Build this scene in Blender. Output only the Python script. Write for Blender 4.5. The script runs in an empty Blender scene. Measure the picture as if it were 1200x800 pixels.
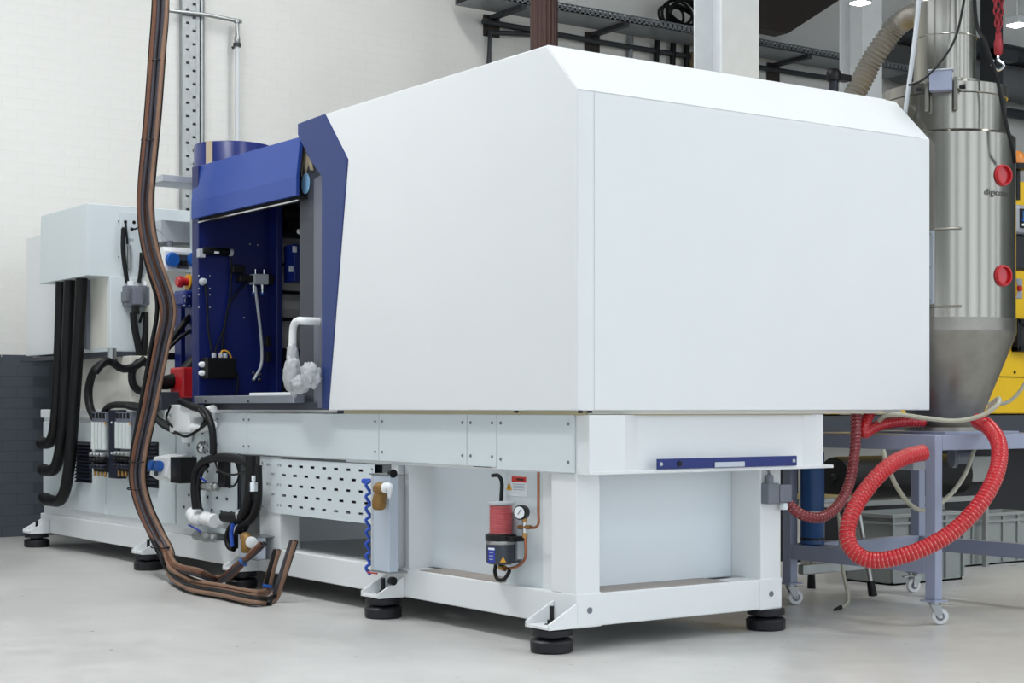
import bpy, bmesh, math, random
from mathutils import Vector, Matrix, noise
random.seed(7)
sc = bpy.context.scene
col = sc.collection
# ---------------------------------------------------------------- camera
F, PX0, PY0 = 1904.0, 600.0, 478.0          # focal length in pixels, principal column, horizon row
_n = math.hypot(2680 / F, 1)
VX, VY = 2680 / F / _n, 1 / _n              # camera right / forward expressed in the machine's axes
CAM = Vector((-(0.262 * VX + 6.65 * VY), -(-0.262 * VY + 6.65 * VX), 1.0))
cd = bpy.data.cameras.new('camera'); cam = bpy.data.objects.new('camera', cd); col.objects.link(cam)
cam.location = CAM; cam.rotation_euler = (math.pi / 2, 0, math.atan2(-VY, VX))
cd.sensor_width = 36; cd.lens = F / 1200 * 36; cd.shift_y = (PY0 - 400) / 1200
cd.clip_end = 200
sc.camera = cam
# ---------------------------------------------------------------- world, lamps, exposure
w = bpy.data.worlds.new('world'); sc.world = w; w.use_nodes = True
w.node_tree.nodes['Background'].inputs[0].default_value = (0.85, 0.93, 1.0, 1)
w.node_tree.nodes['Background'].inputs[1].default_value = 2.9
sc.view_settings.view_transform = 'Standard'; sc.view_settings.look = 'None'
sc.view_settings.gamma = 1; sc.view_settings.use_curve_mapping = False
sc.view_settings.exposure = -0.62
CEIL = 6.6
def area(name, x, y, z, sx, sy, power, color=(0.97, 0.985, 1.0), rot=(0, 0, 0)):
    l = bpy.data.lights.new(name, 'AREA'); l.shape = 'RECTANGLE'; l.size = sx; l.size_y = sy
    l.energy = power; l.color = color
    o = bpy.data.objects.new(name, l); o.location = (x, y, z); o.rotation_euler = rot; col.objects.link(o)
    return o
LAMPS = [(-3.4, -2.6, 40), (-2.3, 2.0, 250), (-1.4, 4.4, 75), (2.6, 4.4, 65), (1.0, -0.9, 55), (6.0, -3.0, 240)]
for (x, y, e) in LAMPS:
    area('hall_lamp_light', x, y, CEIL - 0.36, 0.5, 3.0, e)

# ---------------------------------------------------------------- helpers
def ray(px, py):
    a, b, c = (px - PX0) / F, 1.0, -(py - PY0) / F
    return Vector((a * VX + b * VY, -a * VY + b * VX, c))
def P(px, py, ax, val):
    r = ray(px, py); i = 'xyz'.index(ax)
    return CAM + r * ((val - CAM[i]) / r[i])
def D(px, py, d): return CAM + ray(px, py) * d
def proj(p):
    dx, dy = p[0] - CAM.x, p[1] - CAM.y
    a = dx * VX - dy * VY; d = dx * VY + dy * VX
    return PX0 + F * a / d, PY0 - F * (p[2] - 1) / d, d
def lin(h):
    h = h.lstrip('#'); o = []
    for i in (0, 2, 4):
        c = int(h[i:i + 2], 16) / 255
        o.append(c / 12.92 if c <= .04045 else ((c + .055) / 1.055) ** 2.4)
    return tuple(o)
M = {}
def mat(name, hexc, rough=.5, metal=0., var=0., scale=6., bump=0., bscale=60., emit=None, alpha=None, trans=0., aniso=0., coat=0., stretch=(1, 1, 1), spec=None):
    m = bpy.data.materials.new(name); m.use_nodes = True; nt = m.node_tree
    b = nt.nodes['Principled BSDF']; c = lin(hexc)
    b.inputs['Base Color'].default_value = (*c, 1); b.inputs['Roughness'].default_value = rough
    b.inputs['Metallic'].default_value = metal
    if spec is not None: b.inputs['Specular IOR Level'].default_value = spec
    if trans: b.inputs['Transmission Weight'].default_value = trans
    if alpha is not None: b.inputs['Alpha'].default_value = alpha
    if coat: b.inputs['Coat Weight'].default_value = coat
    if aniso: b.inputs['Anisotropic'].default_value = aniso
    tc = nt.nodes.new('ShaderNodeTexCoord'); mp = nt.nodes.new('ShaderNodeMapping')
    mp.inputs['Scale'].default_value = stretch
    nt.links.new(tc.outputs['Object'], mp.inputs[0])
    if var:
        n = nt.nodes.new('ShaderNodeTexNoise'); n.inputs['Scale'].default_value = scale; n.inputs['Detail'].default_value = 5
        nt.links.new(mp.outputs[0], n.inputs['Vector'])
        r = nt.nodes.new('ShaderNodeMapRange'); r.inputs[1].default_value = .25; r.inputs[2].default_value = .75
        r.inputs[3].default_value = 1 - var; r.inputs[4].default_value = 1 + var * .5
        nt.links.new(n.outputs[0], r.inputs[0])
        mx = nt.nodes.new('ShaderNodeVectorMath'); mx.operation = 'SCALE'; mx.inputs[0].default_value = c
        nt.links.new(r.outputs[0], mx.inputs['Scale']); nt.links.new(mx.outputs[0], b.inputs['Base Color'])
    if bump:
        n2 = nt.nodes.new('ShaderNodeTexNoise'); n2.inputs['Scale'].default_value = bscale; n2.inputs['Detail'].default_value = 4
        nt.links.new(mp.outputs[0], n2.inputs['Vector'])
        bp = nt.nodes.new('ShaderNodeBump'); bp.inputs['Strength'].default_value = bump; bp.inputs['Distance'].default_value = .01
        nt.links.new(n2.outputs[0], bp.inputs['Height']); nt.links.new(bp.outputs[0], b.inputs['Normal'])
    if emit:
        b.inputs['Emission Color'].default_value = (*lin(hexc), 1); b.inputs['Emission Strength'].default_value = emit
    M[name] = m
    return m
mat('white_paint', '#e6e9ea', .38, var=.012, scale=3)
mat('shaded_white', '#d6dfe2', .42, var=.015, scale=3)  # same white as the body, tinted darker and bluer to carry shade
mat('white_plastic', '#eceeee', .45)
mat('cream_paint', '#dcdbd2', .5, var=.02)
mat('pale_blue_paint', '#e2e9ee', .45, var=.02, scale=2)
mat('navy_paint', '#0e2470', .32, var=.05)
mat('frame_blue', '#263a74', .36, var=.03)
mat('dark_blue', '#08195c', .35, var=.06)
mat('hood_blue', '#28489a', .34, var=.04, scale=2)
mat('manifold_grey', '#c2ccd9', .4, .15)
mat('pier_grey', '#4d5054', .7)
mat('mold_steel', '#b4b3ae', .4, .15, var=.25, scale=6, stretch=(.3, 1, 3))
mat('gap_shade_beige', '#b3a98a', .7)
mat('duct_foil', '#a5a199', .4, .5)
mat('deep_blue', '#12172a', .45)
mat('socket_blue', '#1f5fb4', .4)
mat('clip_blue', '#2350b8', .45)
mat('graphite', '#3c4049', .42, var=.04)
mat('grey_panel', '#6f7480', .4, var=.03)
mat('connector_grey', '#70757d', .5, var=.05, scale=20)
mat('light_grey', '#b9bec3', .5)
mat('black_rubber', '#0a0a0c', .48, var=.1, scale=12, spec=.3)
mat('black_plastic', '#0d0e10', .4, spec=.35)
mat('black_gap', '#060607', .9)
mat('cable_black', '#0a0b0d', .45, spec=.3)
mat('corrugated_black', '#0c0c0f', .5, spec=.3)
mat('hose_brown', '#6a432e', .5, var=.25, scale=9, bump=.25, bscale=140)
mat('hose_tan', '#8a6a55', .55, var=.25, scale=9, bump=.25, bscale=140)
mat('hose_grey', '#3a373e', .55, var=.15, scale=9)
mat('steel', '#a5a5a2', .3, 1., var=.08, scale=5)
mat('chrome', '#d2d4d6', .15, 1.)
mat('alu', '#c2c8d2', .34, .85, var=.05, scale=5)
mat('zinc', '#a9adad', .38, .85, var=.12, scale=12)
mat('brushed', '#a3a098', .2, 1., var=.12, scale=9, stretch=(1, 1, .04))
mat('brushed_dull', '#96938c', .36, 1., var=.14, scale=14)
mat('cast_iron', '#1b1c21', .4, .3, var=.15, scale=30, bump=.2, bscale=120)
mat('ledge_steel', '#a0968e', .5, .1, var=.15, scale=8)
mat('brass', '#b08a52', .35, .9, var=.15, scale=30)
mat('bronze_tape', '#8d6a34', .5, .25, var=.2, scale=40)
mat('copper', '#a5694c', .32, .9, var=.15, scale=25)
mat('red_grease', '#c00f20', .3, var=.1, scale=20, coat=.5)
mat('red_plastic', '#c02028', .35)
mat('red_sign', '#d33a2c', .5)
mat('yellow_sign', '#e2a62a', .5)
mat('amber', '#d98430', .3, coat=.3)
mat('paper_white', '#e9ecef', .6)
mat('paper_grey', '#a9b3bd', .6)
mat('print_blue', '#2338a0', .45)
mat('print_dark', '#3c1a16', .6)
mat('steel_print', '#4e4b47', .5, .2)
mat('pump_grey', '#3a3f48', .4, .2, var=.05)
mat('clear_plastic', '#e8dede', .12, alpha=.1)
mat('glass_tube', '#dfe6e4', .15, alpha=.75)
mat('film', '#cfd3d6', .28, alpha=.6, bump=.8, bscale=45)
mat('torn_film', '#b4a88e', .6, var=.4, scale=40)
mat('sticker_cyan', '#86b6dc', .5, var=.2, scale=60)
mat('stand_grey', '#959cb2', .42, var=.03)
mat('wheel_white', '#dadcdd', .5)
mat('red_hose', '#c41420', .3, var=.12, scale=30, coat=.3)
mat('dark_red_hose', '#7d1f28', .35, var=.15, scale=30, coat=.3)
mat('wire_pale', '#d8988c', .35, .2)
mat('clear_tube', '#bdbba8', .3, alpha=.85)
mat('canister_blue', '#1e4c82', .4, var=.05)
mat('machine_yellow', '#e8bc10', .4, var=.03)
mat('far_cream', '#c9c8c1', .6, var=.05)
mat('far_grey', '#8f928f', .6, var=.06)
mat('far_dark', '#1e1f23', .6)
mat('crate_grey', '#8d9290', .6, var=.05)
mat('screen', '#3a5f8e', .2)
mat('hmi_grey', '#9a9fa8', .45)
mat('tape', '#c7b79a', .6, var=.1)
mat('brown_pipe', '#4c332d', .45, var=.12, scale=4, stretch=(3, 3, .3))
mat('column_white', '#e2e6e8', .5, var=.05)
mat('dark_steel', '#3b3e42', .5, .3, var=.1)
mat('tray_zinc', '#8e9397', .45, .4, var=.12, scale=8)
mat('truss_brown', '#2e2623', .6, var=.15)
mat('duct_grey', '#6b6d6f', .55, var=.12, scale=3)
mat('pipe_paint', '#d7dadd', .45)
mat('junction_tan', '#a69472', .6)
mat('chain_red', '#9c2c36', .45, .2)
mat('wall_white', '#e2e2de', .75, var=.05, scale=1.3, bump=.35, bscale=22)
mat('wall_joint', '#dedeD9', .85, var=.05, scale=2)
mat('wall_grey', '#484f58', .7, var=.06, scale=2.5, bump=.35, bscale=22)
mat('joint_grey', '#40464e', .85)
mat('ceiling_paint', '#b9bcbe', .8, var=.05, scale=.8)
mat('lamp_glow', '#ffffff', .5, emit=14)
mat('brick_shade', '#d2d1cc', .8, var=.06, scale=1.0, bump=.4, bscale=22)

def floor_material():
    m = bpy.data.materials.new('concrete_floor'); m.use_nodes = True; nt = m.node_tree; b = nt.nodes['Principled BSDF']
    tc = nt.nodes.new('ShaderNodeTexCoord')
    n1 = nt.nodes.new('ShaderNodeTexNoise'); n1.inputs['Scale'].default_value = .8; n1.inputs['Detail'].default_value = 8; n1.inputs['Roughness'].default_value = .6
    n2 = nt.nodes.new('ShaderNodeTexNoise'); n2.inputs['Scale'].default_value = 9; n2.inputs['Detail'].default_value = 6
    nt.links.new(tc.outputs['Object'], n1.inputs['Vector']); nt.links.new(tc.outputs['Object'], n2.inputs['Vector'])
    mx = nt.nodes.new('ShaderNodeMix'); mx.data_type = 'FLOAT'; mx.inputs[0].default_value = .3
    nt.links.new(n1.outputs[0], mx.inputs[2]); nt.links.new(n2.outputs[0], mx.inputs[3])
    cr = nt.nodes.new('ShaderNodeValToRGB')
    cr.color_ramp.elements[0].position = .3; cr.color_ramp.elements[0].color = (*lin('#b6b5b2'), 1)
    cr.color_ramp.elements[1].position = .66; cr.color_ramp.elements[1].color = (*lin('#d3d2cf'), 1)
    nt.links.new(mx.outputs[0], cr.inputs[0]); 
    # small dark scuffs and chips
    v = nt.nodes.new('ShaderNodeTexNoise'); v.inputs['Scale'].default_value = 26; v.inputs['Detail'].default_value = 3
    nt.links.new(tc.outputs['Object'], v.inputs['Vector'])
    r2 = nt.nodes.new('ShaderNodeMapRange'); r2.inputs[1].default_value = .70; r2.inputs[2].default_value = .76; r2.inputs[3].default_value = 1; r2.inputs[4].default_value = .6
    nt.links.new(v.outputs[0], r2.inputs[0])
    sc_ = nt.nodes.new('ShaderNodeVectorMath'); sc_.operation = 'SCALE'
    nt.links.new(cr.outputs[0], sc_.inputs[0]); nt.links.new(r2.outputs[0], sc_.inputs['Scale'])
    nt.links.new(sc_.outputs[0], b.inputs['Base Color'])
    rr = nt.nodes.new('ShaderNodeMapRange'); rr.inputs[3].default_value = .22; rr.inputs[4].default_value = .42
    nt.links.new(n2.outputs[0], rr.inputs[0]); nt.links.new(rr.outputs[0], b.inputs['Roughness'])
    bp = nt.nodes.new('ShaderNodeBump'); bp.inputs['Strength'].default_value = .06; bp.inputs['Distance'].default_value = .01
    nt.links.new(n2.outputs[0], bp.inputs['Height']); nt.links.new(bp.outputs[0], b.inputs['Normal'])
    M['floor'] = m
floor_material()

WL = {}                                          # world position of each object's origin
def catmull(pts, k=8):
    pts = [Vector(p) for p in pts]
    if len(pts) < 3: return pts
    out = []; q = [pts[0] * 2 - pts[1]] + pts + [pts[-1] * 2 - pts[-2]]
    for i in range(1, len(q) - 2):
        a, b, c, d = q[i - 1], q[i], q[i + 1], q[i + 2]
        for j in range(k):
            t = j / k
            out.append(.5 * ((2 * b) + (c - a) * t + (2 * a - 5 * b + 4 * c - d) * t * t + (3 * b - a - 3 * c + d) * t ** 3))
    out.append(pts[-1]); return out
class MB:
    def __init__(s): s.v = []; s.f = []
    def add(s, vs, fs):
        o = len(s.v); s.v += [Vector(p) for p in vs]; s.f += [[i + o for i in f] for f in fs]; return s
    def box(s, x0, x1, y0, y1, z0, z1):
        x0, x1 = min(x0, x1), max(x0, x1); y0, y1 = min(y0, y1), max(y0, y1); z0, z1 = min(z0, z1), max(z0, z1)
        return s.add([(x0, y0, z0), (x1, y0, z0), (x1, y1, z0), (x0, y1, z0), (x0, y0, z1), (x1, y0, z1), (x1, y1, z1), (x0, y1, z1)],
                     [(0, 3, 2, 1), (4, 5, 6, 7), (0, 1, 5, 4), (1, 2, 6, 5), (2, 3, 7, 6), (3, 0, 4, 7)])
    def prism(s, poly, ax, a, b):
        n = len(poly)
        def pt(p, t): return {'x': (t, p[0], p[1]), 'y': (p[0], t, p[1]), 'z': (p[0], p[1], t)}[ax]
        return s.add([pt(p, a) for p in poly] + [pt(p, b) for p in poly],
                     [list(range(n))[::-1], list(range(n, 2 * n))] + [(i, (i + 1) % n, n + (i + 1) % n, n + i) for i in range(n)])
    def tube(s, pts, r, n=10, cap=True):
        pts = [Vector(p) for p in pts]; m = len(pts)
        rs = r if isinstance(r, (list, tuple)) else [r] * m
        t0 = (pts[1] - pts[0]).normalized(); u = t0.orthogonal().normalized(); vs = []; fs = []
        for i, p in enumerate(pts):
            t = (pts[min(i + 1, m - 1)] - pts[max(i - 1, 0)]).normalized()
            u = (u - t * u.dot(t)); u = u.normalized() if u.length > 1e-6 else t.orthogonal().normalized()
            w_ = t.cross(u)
            for k in range(n):
                a = 2 * math.pi * k / n; vs.append(p + (u * math.cos(a) + w_ * math.sin(a)) * rs[i])
        for i in range(m - 1):
            for k in range(n):
                k2 = (k + 1) % n; fs.append((i * n + k, i * n + k2, (i + 1) * n + k2, (i + 1) * n + k))
        if cap: fs += [list(range(n))[::-1], list(range((m - 1) * n, m * n))]
        return s.add(vs, fs)
    def cyl(s, a, b, r, n=16, r2=None): return s.tube([a, b], [r, r if r2 is None else r2], n)
    def lathe(s, prof, c, n=24, axis=(0, 0, 1)):
        c = Vector(c); ax = Vector(axis).normalized()
        return s.tube2([(c + ax * h, r) for r, h in prof], ax, n)
    def tube2(s, rings, ax, n):
        u = ax.orthogonal().normalized(); w_ = ax.cross(u); vs = []; fs = []; m = len(rings)
        for p, r in rings:
            for k in range(n):
                a = 2 * math.pi * k / n; vs.append(p + (u * math.cos(a) + w_ * math.sin(a)) * max(r, 1e-4))
        for i in range(m - 1):
            for k in range(n):
                k2 = (k + 1) % n; fs.append((i * n + k, i * n + k2, (i + 1) * n + k2, (i + 1) * n + k))
        fs += [list(range(n))[::-1], list(range((m - 1) * n, m * n))]
        return s.add(vs, fs)
    def build(s, name, m, parent=None, smooth=False, bevel=0., kind=None, label=None, seg=2):
        lo = [min(v[i] for v in s.v) for i in range(3)]; hi = [max(v[i] for v in s.v) for i in range(3)]
        c = Vector([(lo[i] + hi[i]) / 2 for i in range(3)])
        if parent is None: c.z = lo[2]
        me = bpy.data.meshes.new(name); me.from_pydata([v - c for v in s.v], [], s.f)
        bm = bmesh.new(); bm.from_mesh(me); bmesh.ops.recalc_face_normals(bm, faces=bm.faces); bm.to_mesh(me); bm.free()
        me.materials.append(M[m]); o = bpy.data.objects.new(name, me); col.objects.link(o)
        if smooth:
            me.shade_smooth(); me.set_sharp_from_angle(angle=math.radians(42))
        if bevel:
            b = o.modifiers.new('bevel', 'BEVEL'); b.width = bevel; b.segments = seg; b.limit_method = 'ANGLE'; b.angle_limit = math.radians(40)
        WL[o] = c
        if parent: o.parent = parent; o.location = c - WL[parent]
        else: o.location = c
        if kind: o['kind'] = kind
        if label: o['label'] = label
        return o
def tag(o, label, cat, group=None):
    o['label'] = label; o['category'] = cat
    if group: o['group'] = group
    return o
def thing(name, loc, label, cat, group=None):
    o = bpy.data.objects.new(name, None); col.objects.link(o); o.location = loc; WL[o] = Vector(loc); o.empty_display_size = .1
    return tag(o, label, cat, group)
def box(name, m, parent, x0, x1, y0, y1, z0, z1, bevel=.003, **k): return MB().box(x0, x1, y0, y1, z0, z1).build(name, m, parent, bevel=bevel, **k)
def cable(name, m, parent, pts, r, n=8, k=8, **kw): return MB().tube(catmull(pts, k), r, n).build(name, m, parent, smooth=True, **kw)
def XS(px, x=0.): return P(px, 478, 'x', x).y           # y where column px meets plane X=x
def pl(ax, val, *pp): return [P(a, b, ax, val) for a, b in pp]
def duplicate(o, off, parent):
    c = o.copy(); col.objects.link(c); c.parent = parent
    WL[c] = WL[o] + Vector(off); c.location = WL[c] - (WL[parent] if parent else Vector())
    for ch in list(o.children): duplicate(ch, off, c)
    return c

# ---------------------------------------------------------------- the hall
WY = 7.28
fl = MB().box(-14, 22, -16, WY + .3, -.2, 0).build('floor', 'floor'); fl['kind'] = 'structure'
wb = MB().box(-14, 22, WY, WY + .3, 0, CEIL).build('wall_back', 'wall_joint'); wb['kind'] = 'structure'
lowj = MB().box(-14, 22, WY - .001, WY, 0, 1.395).build('painted_band', 'joint_grey', wb)
ce = MB().box(-14, 22, -6.4, WY + .3, CEIL, CEIL + .2).build('ceiling', 'ceiling_paint'); ce['kind'] = 'structure'
wl = MB().box(-12.3, -12, -16, WY + .3, 2.5, CEIL).build('left_light_blocker', 'far_grey'); wl['kind'] = 'structure'     # unseen upper wall piece, added to cut light on the machine's long side
wr = MB().box(22, 22.3, -16, WY + .3, 0, CEIL).build('wall_right', 'far_grey'); wr['kind'] = 'structure'
b = MB()
for k in range(11): b.box(-13.5 + 3.3 * k, -12.8 + 3.3 * k, -9.3, -9.0, 0, CEIL)
b.box(-14, 22, -9.3, -9.0, CEIL - .5, CEIL)
wf = b.build('reflection_piers', 'pier_grey'); wf['kind'] = 'structure'             # unseen piers and lintel, added to stripe the silo's reflections
# bricks of the back wall: the ones in view, nearest 300 on their own, the rest joined
BW, BH, JO, JT = .25, .0833, .005, .0009
cells = []
for r in range(0, int(CEIL / BH)):
    z0 = r * BH
    for c in range(-6, 64):
        x0 = c * BW + (BW / 2 if r % 2 else 0)
        px, py, d = proj((x0 + BW / 2, WY, z0 + BH / 2))
        if -30 < px < 1230 and -30 < py < 660 and (px < 52 or (px < 232 and py < 262) or (px >= 200 and py < 200)):
            cells.append((d, x0, z0))
cells.sort()
def brick_mesh(nm, m):
    me = MB().box(-(BW - JO) / 2, (BW - JO) / 2, -JT, 0, -(BH - JO) / 2, (BH - JO) / 2)
    mesh = bpy.data.meshes.new(nm); mesh.from_pydata(me.v, [], me.f); mesh.materials.append(M[m]); return mesh
bmw, bmg = brick_mesh('brick', 'wall_white'), brick_mesh('brick_grey', 'wall_grey')
rest = {'w': MB(), 'g': MB()}
for i, (d, x0, z0) in enumerate(cells):
    g = z0 + BH / 2 < 1.40
    cx, cz = x0 + BW / 2, z0 + BH / 2; y = WY - (.001 if g else 0)
    jt = random.uniform(-.0006, .0005)
    if i < 300:
        o = bpy.data.objects.new('brick', bmg if g else bmw); col.objects.link(o); o.parent = wb
        o.location = Vector((cx, y + jt, cz)) - WL[wb]; WL[o] = Vector((cx, y, cz))
    else:
        rest['g' if g else 'w'].box(cx - (BW - JO) / 2, cx + (BW - JO) / 2, y - JT + jt, y + .001, cz - (BH - JO) / 2, cz + (BH - JO) / 2)
rest['w'].build('brick_courses', 'wall_white', wb, kind='stuff')
if rest['g'].v: rest['g'].build('grey_brick_courses', 'wall_grey', wb, kind='stuff')
# hall lamps under the ceiling
for i, (x, y, e) in enumerate(LAMPS):
    t = thing('ceiling_lamp', (x, y, CEIL - .34), 'long white fluorescent lamp hung under the hall ceiling', 'lamp', 'ceiling lamps of the hall')
    MB().box(x - .27, x + .27, y - 1.55, y + 1.55, CEIL - .33, CEIL - .25).build('housing', 'pipe_paint', t, bevel=.01)
    MB().box(x - .24, x + .24, y - 1.5, y + 1.5, CEIL - .34, CEIL - .328).build('diffuser', 'lamp_glow', t)
    for s_ in (-1, 1): MB().cyl((x, y + s_ * 1.2, CEIL - .26), (x, y + s_ * 1.2, CEIL), .008, 8).build('hanger', 'zinc', t)
for (px, py, d, lb) in ((1008, 3, 14.5, 'short bright lamp beside the ribbed silver duct'), (1192, 29, 14.5, 'bright lamp beyond the red hoist chain')):
    p = D(px, py, d); t = thing('hanging_lamp', p, lb, 'lamp')
    MB().box(p.x - .075, p.x + .075, p.y - .075, p.y + .075, p.z + .0, p.z + .07).build('housing', 'light_grey', t, bevel=.01)
    MB().box(p.x - .065, p.x + .065, p.y - .065, p.y + .065, p.z - .012, p.z).build('diffuser', 'lamp_glow', t)
    MB().cyl((p.x, p.y, p.z + .06), (p.x, p.y, CEIL), .01, 8).build('hanger', 'zinc', t)

# ---------------------------------------------------------------- the injection moulding machine
mc = thing('injection_molding_machine', (.6, 3.1, 0), 'large white and blue injection moulding machine on black levelling feet', 'machine')
X1 = 1.165; YE = 6.40
# base frame
b = MB()
b.box(0, .13, 0, YE, .1, .235); b.box(X1 - .13, X1, 0, YE, .1, .235); b.box(.13, X1 - .13, 0, .13, .1, .235)
for y in (1.36, 2.75, 3.45, YE - .12): b.box(.13, X1 - .13, y, y + .12, .1, .235)
b.build('base_frame', 'white_paint', mc, bevel=.006)
MB().box(.125, .86, .012, .19, .2352, .238).build('ledge_plate', 'ledge_steel', mc)
MB().box(.012, .16, .555, 1.22, .2352, .238).build('ledge_plate', 'ledge_steel', mc)
for x0, x1 in ((-.003, .135), (X1 - .135, X1 + .003)):
    o = MB().box(x0, x1, -.006, .1, .097, .24).build('corner_block', 'white_paint', mc, bevel=.008)
    cx = (x0 + x1) / 2
    MB().lathe([(.013, 0), (.0135, .0015)], (cx, -.0065, .168), 16, (0, -1, 0)).build('bore', 'connector_grey', o, smooth=True)
MB().box(0, .125, 0, .17, .235, .735).build('corner_post', 'white_paint', mc, bevel=.004)
MB().prism([(.004, .17), (.03, .19), (.03, .27), (.06, .28), (.1, .28), (.1, .17)], 'z', .235, .735).build('corner_post', 'white_paint', mc)
MB().box(X1 - .125, X1, 0, .19, .235, .735).build('corner_post', 'white_paint', mc, bevel=.004)
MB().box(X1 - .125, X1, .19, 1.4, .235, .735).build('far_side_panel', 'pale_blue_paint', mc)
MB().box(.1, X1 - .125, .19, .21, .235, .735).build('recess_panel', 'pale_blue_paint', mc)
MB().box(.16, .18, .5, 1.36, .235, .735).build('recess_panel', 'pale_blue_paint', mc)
MB().box(.02, .18, 1.33, 1.36, .235, .735).build('rib', 'white_paint', mc)
MB().box(.0, .12, 1.40, 1.46, .235, .735).build('middle_post', 'white_paint', mc, bevel=.003)
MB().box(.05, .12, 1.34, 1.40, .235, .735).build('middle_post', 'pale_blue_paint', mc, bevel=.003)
pp = MB().box(.035, .05, .275, .545, .19, .735).build('pump_plate', 'shaded_white', mc, bevel=.002)
MB().box(0.0, .12, 2.62, 2.86, .235, .735).build('middle_post', 'white_paint', mc, bevel=.003)
MB().box(.13, X1 - .13, 1.46, 3.42, .225, .236).build('shelf_plate', 'light_grey', mc)
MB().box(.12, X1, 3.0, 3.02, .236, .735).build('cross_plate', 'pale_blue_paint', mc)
# slotted sheet
def slotted(name, m, parent, x, y0, y1, z0, z1, rows, sl, sh, pitch, th=.004, skip=None):
    b = MB(); zs = sorted(rows); zc = z0
    for i, z in enumerate(zs):
        b.box(x - th, x, y0, y1, zc, z - sh / 2); zc = z + sh / 2
        yc = y0; y = y0 + pitch * (.45 if i % 2 else .9)
        while y + sl < y1 - .03:
            if not (skip and skip(y, z)):
                b.box(x - th, x, yc, y, z - sh / 2, z + sh / 2); yc = y + sl
            y += pitch
        b.box(x - th, x, yc, y1, z - sh / 2, z + sh / 2)
    b.box(x - th, x, y0, y1, zc, z1)
    return b.build(name, m, parent)
ya, yb = XS(440), XS(307)
slotted('slotted_cover', 'shaded_white', mc, -.002, ya, yb, .43, .725, [.475, .53, .585, .64, .69], .045, .013, .125)
MB().box(.03, .04, ya, yb, .47, .72).build('backing_sheet', 'far_dark', mc)
for y in (ya + .02, yb - .02):
    for z in (.70, .46): MB().lathe([(.007, 0), (.006, .004)], (-.006, y, z), 10, (-1, 0, 0)).build('bolt', 'zinc', mc, smooth=True)
# levelling feet
def foot(x, y, side=True):
    b = MB(); b.lathe([(.078, 0), (.088, .006), (.09, .045), (.08, .056), (.045, .06), (.045, .068), (.085, .07), (.085, .094), (.05, .1)], (x, y, 0), 28)
    o = b.build('leveling_foot', 'cast_iron', mc, smooth=True)
    if side:
        b = MB(); b.box(x - .075, .0, y - .085, y + .085, .1, .113)
        for s_ in (-1, 1):
            yy = y + s_ * .078
            b.prism([(x - .075, .105), (x - .075, .125), (-.002, .2), (-.002, .105)], 'y', yy - .006, yy + .006)
        b.build('bracket', 'white_paint', o, bevel=.002)
        MB().lathe([(.019, 0), (.019, .018), (.01, .018), (.01, .075)], (x, y, .113), 12).build('stud', 'black_plastic', o, smooth=True)
    MB().lathe([(.034, 0), (.034, .016)], (x, y, .098), 6).build('nut', 'cast_iron', o)
for y in (.075, 1.42, 2.95, 4.25, 6.28): foot(-.068, y)
foot(1.13, .06, False); foot(1.13, 3.2, False)
# upper frame
b = MB(); b.prism([(0, -.087), (.19, -.087), (.30, -.035), (1.27, -.035), (1.33, -.06), (1.375, -.06), (1.375, 3.42), (0, 3.42)], 'z', .738, .972)
b.build('upper_frame', 'white_paint', mc, bevel=.003)
MB().prism([(0.0, -.089), (1.41, -.089), (1.43, -.06), (1.43, 1.9), (1.37, 1.9), (.0, 1.9)], 'z', .728, .742).build('bottom_flange', 'white_paint', mc, bevel=.002)
MB().box(-.012, 1.375, -.05, 1.9, .97, .989).build('gap_shade_plate', 'gap_shade_beige', mc)  # solid plate in the gap under the cover, shade put into its beige
ys = [XS(p, -.015) for p in (672, 582, 547, 444, 289, 252)]
for i in range(5):
    y0, y1 = ys[i] + .003, ys[i + 1] - .003
    zb = .733 if i < 1 else .742
    o = MB().box(-.016, -.001, y0, y1, zb, .972).build('side_panel', 'shaded_white', mc, bevel=.003)
    for y in (y0 + .03, y1 - .03):
        for z in (zb + .045, .935):
            MB().lathe([(.0075, 0), (.006, .004)], (-.016, y, z), 10, (-1, 0, 0)).build('bolt', 'connector_grey', o, smooth=True)
MB().box(-.022, -.016, .58, .72, .739, .742).build('latch_strip', 'chrome', mc)
zb0 = P(770, 550, 'y', -.09).z; zb1 = P(770, 537.5, 'y', -.09).z
xa, xb = P(769.5, 544, 'y', -.092).x, P(933, 541, 'y', -.092).x
bb = MB().box(xa, xb, -.098, -.089, zb0, zb1).build('blue_bar', 'navy_paint', mc, bevel=.003)
for x in (xa + .02, xb - .02): MB().lathe([(.009, 0), (.007, .004)], (x, -.098, (zb0 + zb1) / 2), 12, (0, -1, 0)).build('screw', 'light_grey', bb, smooth=True)
MB().lathe([(.011, 0), (.011, .006)], (xa + .12, -.098, (zb0 + zb1) / 2), 12, (0, -1, 0)).build('lock', 'black_plastic', bb, smooth=True)
xl, xr = P(837, 543, 'y', -.1).x, P(872, 543, 'y', -.1).x
MB().box(xl, xr, -.106, -.098, .746, .768).build('grip_plate', 'alu', bb, bevel=.002)
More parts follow.
